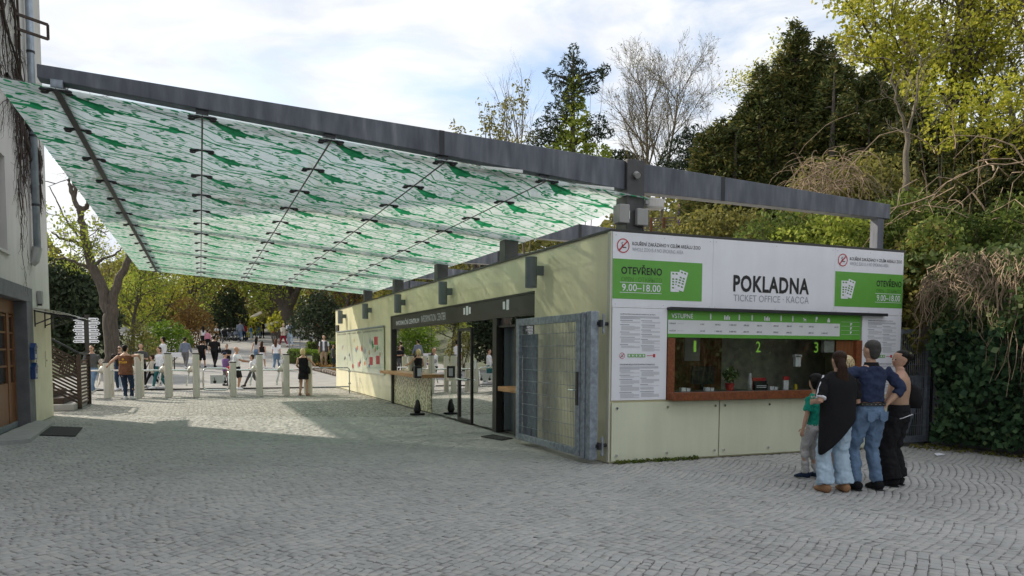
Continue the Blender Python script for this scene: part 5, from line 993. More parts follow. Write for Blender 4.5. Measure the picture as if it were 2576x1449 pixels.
# ------------------------------------------------------------------ trees and plants
def rot_to(d, ang, az):
    d = d/np.linalg.norm(d); o = np.array([0, 0, 1.]) if abs(d[2]) < .9 else np.array([1., 0, 0]); a = np.cross(d, o); a /= np.linalg.norm(a); b = np.cross(d, a)
    return d*math.cos(ang)+(a*math.cos(az)+b*math.sin(az))*math.sin(ang)
def grow(rng, L0, r0, nch=(9, 7, 5), ang=(.8, .8, .8), ratio=(.6, .55, .5), wob=.12, trop=.06, start=.35, d0=(0, 0, 1), seg=6, base=(0, 0, 0), taper=.35):
    out = []
    def br(p, d, Ln, r, lv):
        n = seg if lv < 2 else 4; pts = [p]; rr = [r]; q = p.copy(); dd = d.copy()
        for i in range(n):
            dd = dd+np.array([rng.gauss(0, wob), rng.gauss(0, wob), rng.gauss(0, wob)+trop*(lv > 0)]); dd /= np.linalg.norm(dd); q = q+dd*Ln/n; pts.append(q); rr.append(r*(1-(1-taper)*(i+1)/n))
        out.append((np.array(pts), np.array(rr), lv))
        if lv < len(nch):
            for c in range(nch[lv]):
                t = start+(1-start)*((c+rng.random())/nch[lv]) if lv == 0 else .2+.8*((c+rng.random())/nch[lv]); k = min(int(t*n), n-1); f = t*n-k; pp = pts[k]+(pts[k+1]-pts[k])*f; dr = pts[k+1]-pts[k]
                nd = rot_to(dr, ang[lv]*rng.uniform(.6, 1.15), rng.uniform(0, 6.28) if lv else c*2.4+rng.uniform(-.4, .4)); rl = rr[k]*rng.uniform(.45, .68)
                br(pp, nd, Ln*ratio[lv]*rng.uniform(.65, 1.1)*(1.15-.45*t if lv == 0 else 1), rl, lv+1)
    br(np.array(base, float), np.array(d0, float)/np.linalg.norm(d0), L0, r0, 0); return out
def tubes(polys, sides=(9, 6, 4, 3, 3)):
    V = []; F = []; b = 0
    for P, r, lv in polys:
        k = sides[min(lv, len(sides)-1)]; n = len(P); T = np.gradient(P, axis=0); T /= np.linalg.norm(T, axis=1)[:, None]+1e-9
        ref = np.array([0, 0, 1.]) if abs(T[0][2]) < .9 else np.array([1., 0, 0]); A = np.cross(T, ref); A /= np.linalg.norm(A, axis=1)[:, None]+1e-9; B = np.cross(T, A)
        t = np.arange(k)*2*math.pi/k; V.append((P[:, None]+(A[:, None]*np.cos(t)[None, :, None]+B[:, None]*np.sin(t)[None, :, None])*r[:, None, None]).reshape(-1, 3))
        i = np.arange(n-1)[:, None]*k; j = np.arange(k)[None]; j2 = (j+1) % k; F.append((np.stack([i+j, i+j2, i+k+j2, i+k+j], -1)+b).reshape(-1, 4)); b += n*k
    return np.concatenate(V), np.concatenate(F)
def leaves(C, size, rs, aspect=.55, along=None, up=0.3):
    n = len(C); u = rs.normal(0, 1, (n, 3)) if along is None else along+rs.normal(0, .45, (n, 3)); u /= np.linalg.norm(u, axis=1)[:, None]; v = rs.normal(0, 1, (n, 3)); v[:, 2] *= (1-up); v = np.cross(u, v); v /= np.linalg.norm(v, axis=1)[:, None]+1e-9
    s = size*rs.uniform(.6, 1.35, (n, 1)); a = u*s*.5; b = v*s*aspect*.5
    V = np.stack([C-a, C+b*.9-a*.1, C+a, C-b*.9-a*.1], 1).reshape(-1, 3); return V, np.arange(n*4).reshape(n, 4)
def tips(polys, lv, per, spread, rs):
    out = []
    for P, r, l in polys:
        if l >= lv:
            t = rs.uniform(.15, 1, per)*(len(P)-1); k = np.minimum(t.astype(int), len(P)-2); f = (t-k)[:, None]; out.append(P[k]*(1-f)+P[k+1]*f+rs.normal(0, spread, (per, 3)))
    return np.concatenate(out)
def shift(V, o): V = V.copy(); V += np.array(o, dtype=float)[None]; return V
def tree(name, label, base, polys, leafdata=None, bark=M_bark, lm=None, group=None, sides=(9, 6, 4, 3, 3), cat='tree'):
    t = root(name, label, cat, base, group); V, F = tubes(polys, sides); np_mesh('trunk', V, F, bark, t, smooth=True)
    if leafdata is not None: np_mesh('crown', leafdata[0], leafdata[1], lm, t)
    return t
def gz0(x, y): return float(terr(x, y))-.15
def broad(name, label, base, H, seed, lm, leaf=.16, per=26, spread=.28, lv=2, bark=M_bark, nch=(10, 7, 5), group=None, r=None, **k):
    rng = random.Random(seed); rs = np.random.RandomState(seed); P = grow(rng, H, r or H*.022, nch=nch, **k); C = tips(P, lv, per, spread, rs); return tree(name, label, base, P, leaves(C, leaf, rs), bark, lm, group)
def cone(rs, cx, cy, z0, z1, R, nb, per=34, droop=.35, power=.62, ctr=(0, 0)):
    z = z0+(z1-z0)*rs.uniform(0, 1, nb)**1.15; az = rs.uniform(0, 2*math.pi, nb); L_ = R*((z1-z)/(z1-z0))**power*rs.uniform(.65, 1.15, nb)+.15
    t = rs.uniform(.25, 1, (nb, per))**.6; d = np.stack([np.cos(az), np.sin(az)], 1); sz = .05+.17*t*L_[:, None]*.5
    X = cx+d[:, 0:1]*L_[:, None]*t+rs.normal(0, 1, (nb, per))*sz; Y = cy+d[:, 1:2]*L_[:, None]*t+rs.normal(0, 1, (nb, per))*sz; Z = z[:, None]+L_[:, None]*t*(.25-droop*t)+rs.normal(0, .10, (nb, per))
    al = np.stack([np.repeat(d[:, 0:1], per, 1), np.repeat(d[:, 1:2], per, 1), np.full((nb, per), .25)], -1)
    return np.stack([X, Y, Z], -1).reshape(-1, 3), al.reshape(-1, 3)
def conifer(name, label, base, cones, seed, lm, leaf=.22, asp=.38, group=None, trunks=True, per=34, cat='tree'):
    rs = np.random.RandomState(seed); Cs = []; As = []; P = []
    for (cx, cy, z0, z1, R, nb) in cones:
        C, A = cone(rs, cx, cy, z0, z1, R, nb, per); Cs.append(C); As.append(A); P.append((np.array([[cx, cy, 0], [cx, cy, z1*.5], [cx, cy, z1*.97]]), np.array([.06+z1*.016, .05+z1*.01, .02]), 0))
        for q in range(10): a = rs.uniform(0, 6.28); z = rs.uniform(z0, z1*.85); l = R*(1-(z-z0)/(z1-z0))*.8; P.append((np.array([[cx, cy, z], [cx+math.cos(a)*l*.5, cy+math.sin(a)*l*.5, z+.1*l], [cx+math.cos(a)*l, cy+math.sin(a)*l, z]]), np.array([.05, .035, .015]), 2))
    return tree(name, label, base, P, leaves(np.concatenate(Cs), leaf, rs, asp, np.concatenate(As)), M_bark, lm, group, cat=cat)
def blobs(rs, balls, dens):          # shell-biased leaf clouds
    out = []
    for (x, y, z, rx, ry, rz) in balls:
        n = int(dens*(rx*ry+rx*rz+ry*rz)/3*4); d = rs.normal(0, 1, (n, 3)); d /= np.linalg.norm(d, axis=1)[:, None]; r = rs.uniform(.45, 1.08, (n, 1))**.6; out.append(d*r*np.array([rx, ry, rz])+np.array([x, y, z]))
    return np.concatenate(out)
def bush(name, label, base, balls, seed, lm, leaf=.12, dens=260, cat='shrub', group=None, stems=14, asp=.6, twig=M_bark):
    rs = np.random.RandomState(seed); P = []
    for i in range(stems):
        b = balls[rs.randint(len(balls))]; a = rs.uniform(0, 6.28); e = np.array([b[0]+math.cos(a)*b[3]*.7, b[1]+math.sin(a)*b[4]*.7, b[2]+b[5]*rs.uniform(-.2, .9)]); s0 = np.array([b[0]*.5+rs.normal(0, .1), b[1]*.5+rs.normal(0, .1), 0]); m = (s0+e)/2+rs.normal(0, .12, 3); P.append((np.array([s0, m, e]), np.array([.03, .02, .008]), 2))
    return tree(name, label, base, P, leaves(blobs(rs, balls, dens), leaf, rs, asp), twig, lm, group, cat=cat)

# --- pollarded tree just beyond the turnstiles (left)
P0 = at(287, 905, 33); bx, by = P0[0], P0[1]; bz = gz0(bx, by)
def PT(px, py, dep=33): p = at(px, py, dep); return [p[0]-bx, p[1]-by, p[2]-bz]
rng = random.Random(5); polys = []
def lim(pts, r0, r1, lv=0):
    P = np.array(pts, float); n = 4; Q = []; 
    for i in range(len(P)-1):
        for t in range(n): Q.append(P[i]+(P[i+1]-P[i])*t/n+np.array([rng.gauss(0, .03), rng.gauss(0, .03), rng.gauss(0, .02)])*(t > 0))
    Q.append(P[-1]); polys.append((np.array(Q), np.linspace(r0, r1, len(Q)), lv)); return Q
lim([PT(285, 925), PT(283, 870), PT(277, 810), PT(276, 770)], .33, .28); lim([PT(274, 782), PT(256, 720), PT(228, 660), PT(212, 600), PT(204, 540), PT(205, 525)], .24, .12); lim([PT(280, 780), PT(290, 730), PT(305, 690), PT(322, 655), PT(335, 600, 34), PT(352, 520, 35), PT(380, 400, 36)], .20, .07)
lim([PT(206, 535), PT(192, 515), PT(178, 470), PT(172, 440), PT(158, 420)], .13, .035, 1); lim([PT(208, 530), PT(222, 512), PT(228, 480), PT(236, 440)], .12, .03, 1); lim([PT(186, 500), PT(187, 450), PT(186, 435)], .09, .06, 1)
lim([PT(216, 625), PT(185, 605), PT(150, 600), PT(130, 585)], .10, .03, 1); lim([PT(250, 700), PT(215, 670), PT(180, 655), PT(140, 650)], .10, .03, 1); lim([PT(206, 600), PT(175, 570), PT(150, 520), PT(125, 470)], .05, .02, 1)
lim([PT(238, 665), PT(260, 650), PT(290, 640), PT(310, 620)], .08, .02, 1); lim([PT(178, 470), PT(170, 430), PT(150, 400), PT(130, 395)], .03, .01, 2); lim([PT(186, 435), PT(160, 455), PT(120, 470)], .025, .01, 2); lim([PT(322, 655), PT(318, 610), PT(300, 560, 33), PT(285, 540, 33)], .07, .02, 1)
for k_ in range(46):
    s_ = polys[rng.randrange(3, len(polys))][0]; p = s_[rng.randrange(2, len(s_))]; sub = grow(rng, rng.uniform(.9, 2.4), .022, nch=(5, 3), ang=(.7, .8), ratio=(.5, .5), wob=.2, trop=.08, d0=(rng.gauss(0, 1), rng.gauss(0, 1), rng.uniform(0, 1.2)), base=tuple(p))
    polys += [(a, b, c+2) for a, b, c in sub]
rs5 = np.random.RandomState(5); C5 = tips([p for p in polys if p[2] >= 3 and p[0][0][2] < 8.6], 3, 6, .2, rs5)[::2]
tree('pollarded_tree', 'dark forked tree with cut limbs and few yellow green leaves behind the turnstiles', (bx, by, bz), polys, leaves(C5, .15, rs5), M_bark, ML_spring, sides=(12, 8, 6, 4, 3))

# --- large multi-stemmed tree beside the upper path
P0 = at(722, 835, 66); bx, by = P0[0], P0[1]; bz = gz0(bx, by)
def PT(px, py, dep=66): p = at(px, py, dep); return [p[0]-bx, p[1]-by, p[2]-bz]
polys = []; lim([PT(722, 850), PT(721, 800), PT(718, 770)], .75, .62)
for l_ in ([PT(716, 775), PT(695, 750), PT(672, 725), PT(655, 690), PT(630, 640)], [PT(718, 775), PT(706, 740), PT(700, 700), PT(690, 640), PT(670, 560)], [PT(722, 775), PT(727, 730), PT(735, 690), PT(740, 600), PT(745, 500)], [PT(726, 778), PT(745, 735), PT(760, 705), PT(790, 650), PT(830, 570)]): lim(l_, .38, .12)
for k_ in range(40):
    s_ = polys[rng.randrange(1, 5)][0]; p = s_[rng.randrange(4, len(s_))]; polys += [(a, b, c+1) for a, b, c in grow(rng, rng.uniform(3, 6), .10, nch=(6, 4), ang=(.7, .8), ratio=(.5, .5), wob=.15, trop=.03, d0=(rng.gauss(0, 1), rng.gauss(0, .6), rng.uniform(.1, 1)), base=tuple(p))]
C5 = tips(polys, 2, 9, .4, rs5)
tree('multi_stemmed_tree', 'big dark tree splitting into several stems beside the grey railing on the upper path', (bx, by, bz), polys, leaves(C5, .26, rs5), M_bark, ML_spring)

# --- trees seen over the beam
def px_tree(px, py_base, dep): p = at(px, py_base, dep); return (p[0], p[1], gz0(p[0], p[1]))
b = px_tree(1440, 400, 45); Ht = 19.6-b[2]; rs = np.random.RandomState(11)
balls = []; Z = lambda py: at(1440, py, 45)[2]-b[2]; Xo = lambda px: (at(px, 300, 45)-at(1440, 300, 45))
def bb(px, py, rx, rz): o = Xo(px); return (o[0], o[1], Z(py), rx, rx, rz)
dk = [bb(1440, 140, .35, .6), bb(1430, 165, .6, .6), bb(1455, 175, .5, .5), bb(1450, 205, .8, .6), bb(1400, 205, .55, .45), bb(1380, 190, .35, .3), bb(1500, 195, .6, .35), bb(1518, 180, .4, .35), bb(1415, 235, .7, .5), bb(1480, 225, .6, .4), bb(1400, 290, .9, .7), bb(1375, 320, .8, .6), bb(1355, 350, .8, .5), bb(1500, 310, .7, .45), bb(1525, 335, .6, .35), bb(1490, 345, .7, .4), bb(1390, 345, .9, .5), bb(1430, 260, .9, .7)]
t = bush('dark_pine', 'ragged dark conifer wrapped in green ivy rising above the beam', b, dk, 11, ML_dark, leaf=.26, dens=150, cat='tree', stems=0 or 3, asp=.3)
V, F = tubes([(np.array([[0, 0, 0], [0, 0, Ht*.5], [0, 0, Ht*.96]]), np.array([.3, .2, .05]), 0)]+[(np.array([[0, 0, q[2]-.5], [q[0]*.5, q[1]*.5, q[2]-.2], [q[0], q[1], q[2]]]), np.array([.1, .07, .03]), 1) for q in dk]); np_mesh('limb', V, F, M_bark, t, smooth=True)
iv = [bb(1445, 215, .5, .5), bb(1440, 250, .7, .7), bb(1445, 290, .9, .8), bb(1450, 330, 1.0, .8), bb(1440, 370, 1.3, .9), bb(1400, 385, 1.0, .6), bb(1500, 385, 1.0, .5), bb(1415, 340, .5, .6)]
V, F = leaves(blobs(rs, iv, 120), .24, rs); np_mesh('ivy', V, F, ML_spring, t)
b = px_tree(1640, 425, 50); broad_h = 23.4-b[2]
for k_, (dx, nm) in enumerate(((0, 0),)):
    rng2 = random.Random(21); P = grow(rng2, broad_h*.66, .24, nch=(17, 8, 7, 4), ang=(.68, .62, .75, .8), ratio=(.50, .5, .5, .5), wob=.05, trop=.07, start=.22, base=(-.3, 0, 0)); P += grow(rng2, broad_h*.62, .2, nch=(13, 8, 6, 4), ang=(.72, .62, .75, .8), ratio=(.56, .5, .5, .5), wob=.06, trop=.07, start=.25, base=(.5, -.3, 0), d0=(.05, -.05, 1))
    P = [(a, np.maximum(r*.6, .006), l) for a, r, l in P]; C = tips(P, 4, 1, .15, rs)[::4]; tree('bare_tree', 'tall leafless tree with fine twigs standing against the sky', b, P, leaves(C, .13, rs), M_barkl, ML_olive, sides=(8, 5, 3, 3, 3))
b = px_tree(1262, 380, 45); rng2 = random.Random(31); P = []
for q in range(11): P += grow(rng2, rng2.uniform(.55, 1)*(18.2-b[2]), .06, nch=(12, 4), ang=(.5, .6), ratio=(.16, .5), wob=.03, trop=.12, start=.45, base=(rng2.gauss(0, .8), rng2.gauss(0, .6), 0), d0=(rng2.gauss(0, .09), rng2.gauss(0, .07), 1))
C = tips(P, 1, 7, .12, rs); C = C[C[:, 2] < (17.2-b[2])]; tree('slender_leafy_tree', 'slender young tree of upright shoots with small green leaves left of the ivy clad conifer', b, P, leaves(C, .20, rs), M_barkl, ML_olive, sides=(6, 4, 3, 3))
b = px_tree(1325, 380, 52); P = grow(random.Random(33), 17-b[2], .1, nch=(14, 7, 4), ang=(.5, .6, .7), ratio=(.45, .5, .5), wob=.06, trop=.1, start=.3); tree('thin_bare_tree', 'thin pale bare tree between the slender tree and the ivy clad conifer', b, P, None, M_barkl, None, sides=(6, 4, 3, 3))
b = px_tree(1742, 440, 42); Z = lambda py: at(1742, py, 42)[2]-b[2]; Xo = lambda px: (at(px, 380, 42)-at(1742, 380, 42))
bush('round_pine', 'low dark round crowned pine beside the leafless tree', b, [bb(1745, 335, .7, .4), bb(1715, 365, .9, .45), bb(1760, 370, .8, .5), bb(1700, 400, 1.1, .5), bb(1775, 395, 1.0, .5), bb(1740, 420, 1.5, .6), bb(1720, 350, .6, .35), bb(1690, 440, 1.4, .8), bb(1780, 440, 1.3, .8)], 12, ML_dark, .22, 190, 'tree', asp=.3)
b = px_tree(1570, 430, 60); Z = lambda py: at(1570, py, 60)[2]-b[2]; Xo = lambda px: (at(px, 380, 60)-at(1570, 380, 60)); bush('distant_bush', 'dark bush low behind the beam left of the leafless tree', b, [bb(1550, 400, 1.5, .6), bb(1580, 410, 1.5, .7), bb(1530, 415, 1.5, .6)], 13, ML_dark, .3, 80)
b = px_tree(1826, 400, 40); Z = lambda py: at(1826, py, 40)[2]-b[2]; Xo = lambda px: (at(px, 380, 40)-at(1826, 380, 40)); bush('spring_shrub', 'bright yellow green shrub in front of the dark yews', b, [bb(1826, 330, .6, .6), bb(1805, 350, .6, .5), bb(1850, 345, .6, .7), bb(1820, 380, 1.0, .7), bb(1850, 390, .9, .8)], 14, ML_yel, .17, 150)
# --- yew mass: one object for each clump of stems
YW = [('broad dark yew at the left end of the evergreen bank', [(1800, 400, 1.2), (1835, 330, 1.2), (1870, 290, 1.4)], 30),
      ('tall dark yew with two spiky tops above the beam', [(1930, 190, 1.5), (1968, 140, 1.6), (2012, 85, 1.7)], 30),
      ('tall dark yew right of the spiky topped one', [(2065, 120, 1.7), (2120, 170, 1.9)], 30),
      ('brownish yew behind the thin leaning trunk', [(2180, 200, 2.0), (2240, 235, 2.1)], 29),
      ('olive brown yew under the yellow green crown', [(2310, 290, 2.1), (2380, 320, 2.2)], 27),
      ('broad dark yew above the hanging vines', [(2440, 340, 2.1), (2500, 330, 2.1)], 25),
      ('dark brownish yew at the right edge above the ivy', [(2570, 320, 2.2), (2640, 300, 2.2)], 24)]
for i, (lab, sp, dep) in enumerate(YW):
    bpx = sp[len(sp)//2][0]; p = at(bpx, 560, dep); b = (p[0], p[1], gz0(p[0], p[1])); cs = []
    for (px, py, R) in sp:
        q = at(px, py, dep); cs.append((q[0]-b[0], q[1]-b[1]+.0, 0.1, q[2]-b[2], R*1.35, 300)); cs.append((q[0]-b[0]+rs.normal(0, .3), q[1]-b[1], (q[2]-b[2])*.80, (q[2]-b[2])*1.04, R*.42, 60)); cs.append((q[0]-b[0]+rs.normal(0, 1.0), q[1]-b[1], (q[2]-b[2])*.70, (q[2]-b[2])*.95, R*.4, 60)); 
        for e in range(5): cs.append((q[0]-b[0]+rs.normal(0, R*.65), q[1]-b[1]+rs.normal(0, R*.5), .1, (q[2]-b[2])*rs.uniform(.45, .82), R*1.05, 150))
    conifer('yew_tree', lab, b, cs, 40+i, ML_yew if i < 5 else ML_yew, leaf=.20, asp=.34, per=23)
# --- yellow green deciduous tree, top right
p = at(2395, 420, 38); b = (p[0], p[1], gz0(p[0], p[1]))
rng2 = random.Random(63); P = []
tops = [(2290, -60), (2372, -120), (2436, -160), (2180, 60), (2540, -20)]
for k_, (px, py) in enumerate(tops):
    q = at(px, py, 38); d = np.array([q[0]-b[0], q[1]-b[1], q[2]-b[2]]); P += grow(rng2, float(np.linalg.norm(d)), .26 if k_ < 3 else .14, nch=(15, 6, 5), ang=(.85, .75, .8), ratio=(.32, .5, .5), wob=.05, trop=.05, start=.3, d0=tuple(d))
C = tips(P, 2, 9, .22, rs); tree('maple_tree', 'tall maple in bright yellow green spring leaf at the top right', b, P, leaves(C, .19, rs, .75), M_bark, ML_yel)
for (px, py, dep, H_t, lab, lm_, sd_) in ((2150, 260, 42, 10.5, 'yellow green maple bough tree left of the tall maple', ML_yel, 71), (2530, 330, 36, 9.5, 'yellow green tree at the right edge below the tall maple', ML_yel, 72)):
    p = at(px, py, dep); b = (p[0], p[1], gz0(p[0], p[1])); top_ = at(px, py, dep)[2]; broad('leafy_tree', lab, b, max(H_t, 4), sd_, lm_, leaf=.17, per=11, spread=.25, start=.15, nch=(17, 7, 4), ratio=(.42, .5, .5), ang=(.85, .8, .8))
# --- thin leaning trunk, dead vines and shrubs on the bank
b0 = at(2272, 625, 17.5); b = (b0[0], b0[1], gz0(b0[0], b0[1])); f = lambda px, py, d=17.5: (at(px, py, d)-np.array(b)).tolist()
rng = random.Random(9); polys = []; lim([f(2272, 700), f(2275, 560), f(2280, 430), f(2282, 335)], .085, .055); lim([f(2282, 338), f(2262, 280), f(2250, 220), f(2240, 150)], .04, .012, 1); lim([f(2282, 338), f(2300, 270), f(2308, 200), f(2318, 140)], .045, .012, 1)
for k_ in range(16): s_ = polys[rng.randrange(0, 3)][0]; p = s_[rng.randrange(3, len(s_))]; polys += [(a, np.maximum(r, .004), c+2) for a, r, c in grow(rng, rng.uniform(.5, 1.3), .014, nch=(5, 3), ang=(.6, .7), ratio=(.5, .5), wob=.15, trop=.1, d0=(rng.gauss(0, 1), rng.gauss(0, 1), rng.uniform(.2, 1.2)), base=tuple(p))]
tree('thin_tree', 'thin pale forked tree trunk rising from the bank behind the booth', b, polys, None, M_barkl, None, sides=(8, 5, 3, 3))
def vines(name, label, centre, boxpx, dep, n, seed, hang=.6, length=1.6, r=.010, thick=False, cat='plant'):
    rng = random.Random(seed); c = at(*centre, dep); b = (c[0], c[1], gz0(c[0], c[1])); ps = []
    for i in range(n):
        p = at(rng.uniform(boxpx[0], boxpx[2]), rng.uniform(boxpx[1], boxpx[3]), dep+rng.uniform(-.5, .6))-np.array(b); d = np.array([rng.gauss(0, 1), rng.gauss(0, 1), rng.gauss(.2, .7)]); pts = [p]; L_ = length*rng.uniform(.5, 1.4)
        for q in range(7): d = d/np.linalg.norm(d)+np.array([rng.gauss(0, .35), rng.gauss(0, .35), rng.gauss(-hang*.35, .25)]); p = p+d/np.linalg.norm(d)*L_/7; pts.append(p)
        ps.append((np.array(pts), np.linspace(r*rng.uniform(.7, 1.6), r*.4, 8), 3))
    t = root(name, label, cat, b); V, F = tubes(ps, (4, 4, 4, 4)); tag(np_mesh('dry_stems', V, F, M_vine, t), kind='stuff'); return t
vines('dead_climber', 'tangle of dead brown climber stems draped over the bank above the beam end', (2080, 450), (2010, 385, 2150, 480), 18, 150, 1, .9, 1.2, .008)
vines('dead_climber', 'long arching dead vines hanging before the dark yew on the right', (2440, 450), (2300, 370, 2576, 620), 15, 34, 2, .7, 2.4, .011)
SH = [('mid green shrub on the bank left of the end post', (1960, 590), [(1900, 600), (1940, 570), (1990, 585), (2030, 560)], 16, ML_mid, .11), ('bright green shrub just left of the end post', (2100, 600), [(2070, 590), (2100, 560), (2140, 590), (2110, 610)], 15.5, ML_spring, .10),
      ('olive undergrowth on the bank behind the white header sign', (1800, 560), [(1760, 585), (1800, 570), (1850, 590), (1880, 580)], 20, ML_olive, .13), ('leafy shrub on the bank right of the end post', (2290, 560), [(2250, 590), (2290, 520), (2320, 580), (2240, 540), (2300, 640), (2350, 630)], 15.5, ML_mid, .11),
      ('olive thicket above the beam end', (2150, 480), [(2080, 500), (2140, 470), (2200, 500), (2060, 450), (2180, 440), (2230, 450)], 20, ML_olive, .13), ('green thicket under the dead vines on the right', (2430, 560), [(2380, 560), (2440, 590), (2500, 570), (2560, 600), (2400, 640), (2360, 600), (2550, 530)], 15, ML_mid, .11),
      ('yellow green spring foliage lying before the yews at the upper right', (2440, 300), [(2330, 215), (2390, 255), (2440, 300), (2490, 240), (2550, 290), (2560, 220), (2370, 330), (2520, 350)], 23.5, ML_yel, .15),
      ('dark undergrowth behind the booth roof on the right', (2330, 640), [(2300, 640), (2340, 600), (2380, 680), (2310, 700)], 14.5, ML_olive, .11)]
for i, (lab, c, pts, dep, lm_, lf_) in enumerate(SH):
    p = at(*c, dep); b = (p[0], p[1], gz0(p[0], p[1])); balls = []
    for q in pts: w_ = at(*q, dep)-np.array(b); rr_ = .45 if dep < 18 else .75; balls += [(w_[0], w_[1], w_[2], rr_, rr_, rr_*.8)]+[(w_[0]+rs.normal(0, .4), w_[1]+rs.normal(0, .3), w_[2]-.5*e, rr_*1.2, rr_*1.2, rr_) for e in range(1, 4 if dep < 22 else 1)]
    bush('shrub', lab, b, balls, 80+i, lm_, lf_, 420 if dep < 18 else (240 if dep < 22 else 120))
# ground-cover on the hill
n = 26000; X = rs.uniform(6.5, 40, n); Y = rs.uniform(-14, 44, n); ok = (X > 7.4+np.maximum(0, Y-24)*.12); X = X[ok]; Y = Y[ok]; Zt = terr(X, Y)+rs.uniform(-.1, .55, len(X))**1.0
V, F = leaves(np.stack([X, Y, Zt], 1), .26, rs, .6); tag(np_mesh('ground_cover', V, F, ML_olive), kind='stuff')
# wooden fence on the hill path
q0 = at(1606, 585, 42); q1 = at(1800, 577, 41); t = root('wooden_fence', 'brown wooden rail fence on the hill seen under the beam', 'fence', (q0[0], q0[1], 8.2))
for i in range(7):
    p = q0+(q1-q0)*i/6; MB().box(p[0]-.06, p[1]-.06, p[2]-1.2, p[0]+.06, p[1]+.06, p[2]+.75).build('post', M_doorwood, t)
for k_ in range(6): g = MB(); g.bar((q0[0], q0[1], q0[2]+.72-k_*.14), (q1[0], q1[1], q1[2]+.72-k_*.14), .04, .05 if k_ else .09); g.build('rail', M_barkl, t)
# --- ivy covered bank at the right edge
b = (6.35, -1.2, 0)
rsI = np.random.RandomState(5)
t = root('ivy_bank', 'great mound of ivy and dead stems over the wall at the right edge', 'ivy', b)
g = MB(); g.box(6.75, -9, 0, 7.6, .4, 2.55); g.build('hidden_wall', M_stone, t)
def mound(n, zlo, zhi, out=0):
    y = rsI.uniform(-8.5, .15, n); z = rsI.uniform(zlo, zhi, n); prof = np.interp(z, [0, .5, 1.2, 1.9, 2.5, 3.0, 3.35], [6.55, 6.38, 6.28, 6.12, 6.08, 6.35, 6.9]); bul = .16*np.sin(y*2.1+z*1.3)+.10*np.sin(y*5+z*4); edge = np.clip((y+.35)/.5, 0, 1)
    x = prof+bul+edge*.9+rsI.normal(0, .10, n)-out; return np.stack([x, y, z], 1)
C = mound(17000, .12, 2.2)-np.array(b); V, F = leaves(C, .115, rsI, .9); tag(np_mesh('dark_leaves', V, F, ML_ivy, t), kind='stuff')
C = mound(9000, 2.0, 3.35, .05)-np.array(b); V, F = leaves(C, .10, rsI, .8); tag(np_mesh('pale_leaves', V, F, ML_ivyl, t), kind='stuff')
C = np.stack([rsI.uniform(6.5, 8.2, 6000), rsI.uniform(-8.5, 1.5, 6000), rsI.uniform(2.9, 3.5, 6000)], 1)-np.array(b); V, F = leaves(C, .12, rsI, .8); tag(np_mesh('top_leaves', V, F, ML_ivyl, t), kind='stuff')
ps = []; rng = random.Random(8)
for i in range(950):
    y = rng.uniform(-7, .3); z = rng.uniform(2.75, 3.4); x = float(np.interp(z, [2.2, 2.6, 3.0, 3.35], [6.02, 6.02, 6.2, 6.7]))-.2+rng.gauss(0, .07)+max(0, (y+.35))*1.2; p = np.array([x, y, z])-np.array(b); pts = [p]; L_ = rng.uniform(.4, 2.3)*(.65+.35*math.sin(y*1.9))
    for q in range(6): p = p+np.array([rng.gauss(-.01, .035), rng.gauss(0, .06), -L_/6]); pts.append(p)
    ps.append((np.array(pts), np.linspace(.008, .003, 7)*rng.uniform(.7, 1.7), 3))
V, F = tubes(ps, (3, 3, 3, 3)); tag(np_mesh('hanging_stems', V, F, M_vine, t), kind='stuff')
# metal gate right of the booth
t = root('side_gate', 'grey metal mesh gate between the booth and the ivy mound', 'gate', (6.3, .1, 0))
g = MB(); yg = .1; g.box(5.90, yg, .05, 5.97, yg+.06, 2.08); g.box(6.62, yg, .05, 6.70, yg+.06, 2.08); g.box(5.97, yg, 2.0, 6.62, yg+.06, 2.08); g.box(5.97, yg, .05, 6.62, yg+.06, .16); g.build('frame', M_galv, t)
for i in range(13): MB().tube([(6.0+i*.049, yg+.03, .16), (6.0+i*.049, yg+.03, 2.0)], .004, 5).build('wire', M_galv, t)
for i in range(8): MB().tube([(5.97, yg+.04, .35+i*.22), (6.62, yg+.04, .35+i*.22)], .004, 5).build('cross_wire', M_galv, t)
g = MB(); g.box(6.72, yg-.02, 0, 6.86, yg+.1, 2.1); g.build('post', M_dsteel, t); g = MB(); g.poly([(5.98, .2), (6.3, .2), (6.6, .95), (6.6, 1.25), (5.98, 1.25)], lambda u, v, d: (u, yg+.1+d, v), 0, .02); g.build('grey_sheet', M_galv, t)
MB().box(5.79, .3, 2.95, 5.95, .5, 3.1).build('wall_box', M_plastic, office)
g = MB(); P = on(2363, 1147, 2, 0); g.add([(P[0]-.09, P[1]-.03, .012), (P[0]+.07, P[1]-.05, .03), (P[0]+.1, P[1]+.05, .012), (P[0]-.02, P[1]+.08, .035), (P[0], P[1], .05)], [(0, 1, 4), (1, 2, 4), (2, 3, 4), (3, 0, 4)]); tag(g.build('litter', M_white, None, loc=P), 'crumpled white paper litter on the paving before the ivy', 'litter')
# weeds at the foot of the booth
C = np.stack([rsI.uniform(.05, 1.5, 500), rsI.uniform(-.16, -.02, 500), rsI.uniform(.0, .05, 500)], 1); V, F = leaves(C, .05, rsI, .5); tag(np_mesh('weeds', V, F, ML_mid), kind='stuff')
C = np.stack([rsI.uniform(5.4, 6.6, 2500), rsI.uniform(-9, -.1, 2500), rsI.uniform(.0, .06, 2500)], 1); C = C[C[:, 0] > 6.0+.25*np.sin(C[:, 1]*3)]; V, F = leaves(C, .07, rsI, .5); tag(np_mesh('weeds', V, F, ML_olive), kind='stuff')
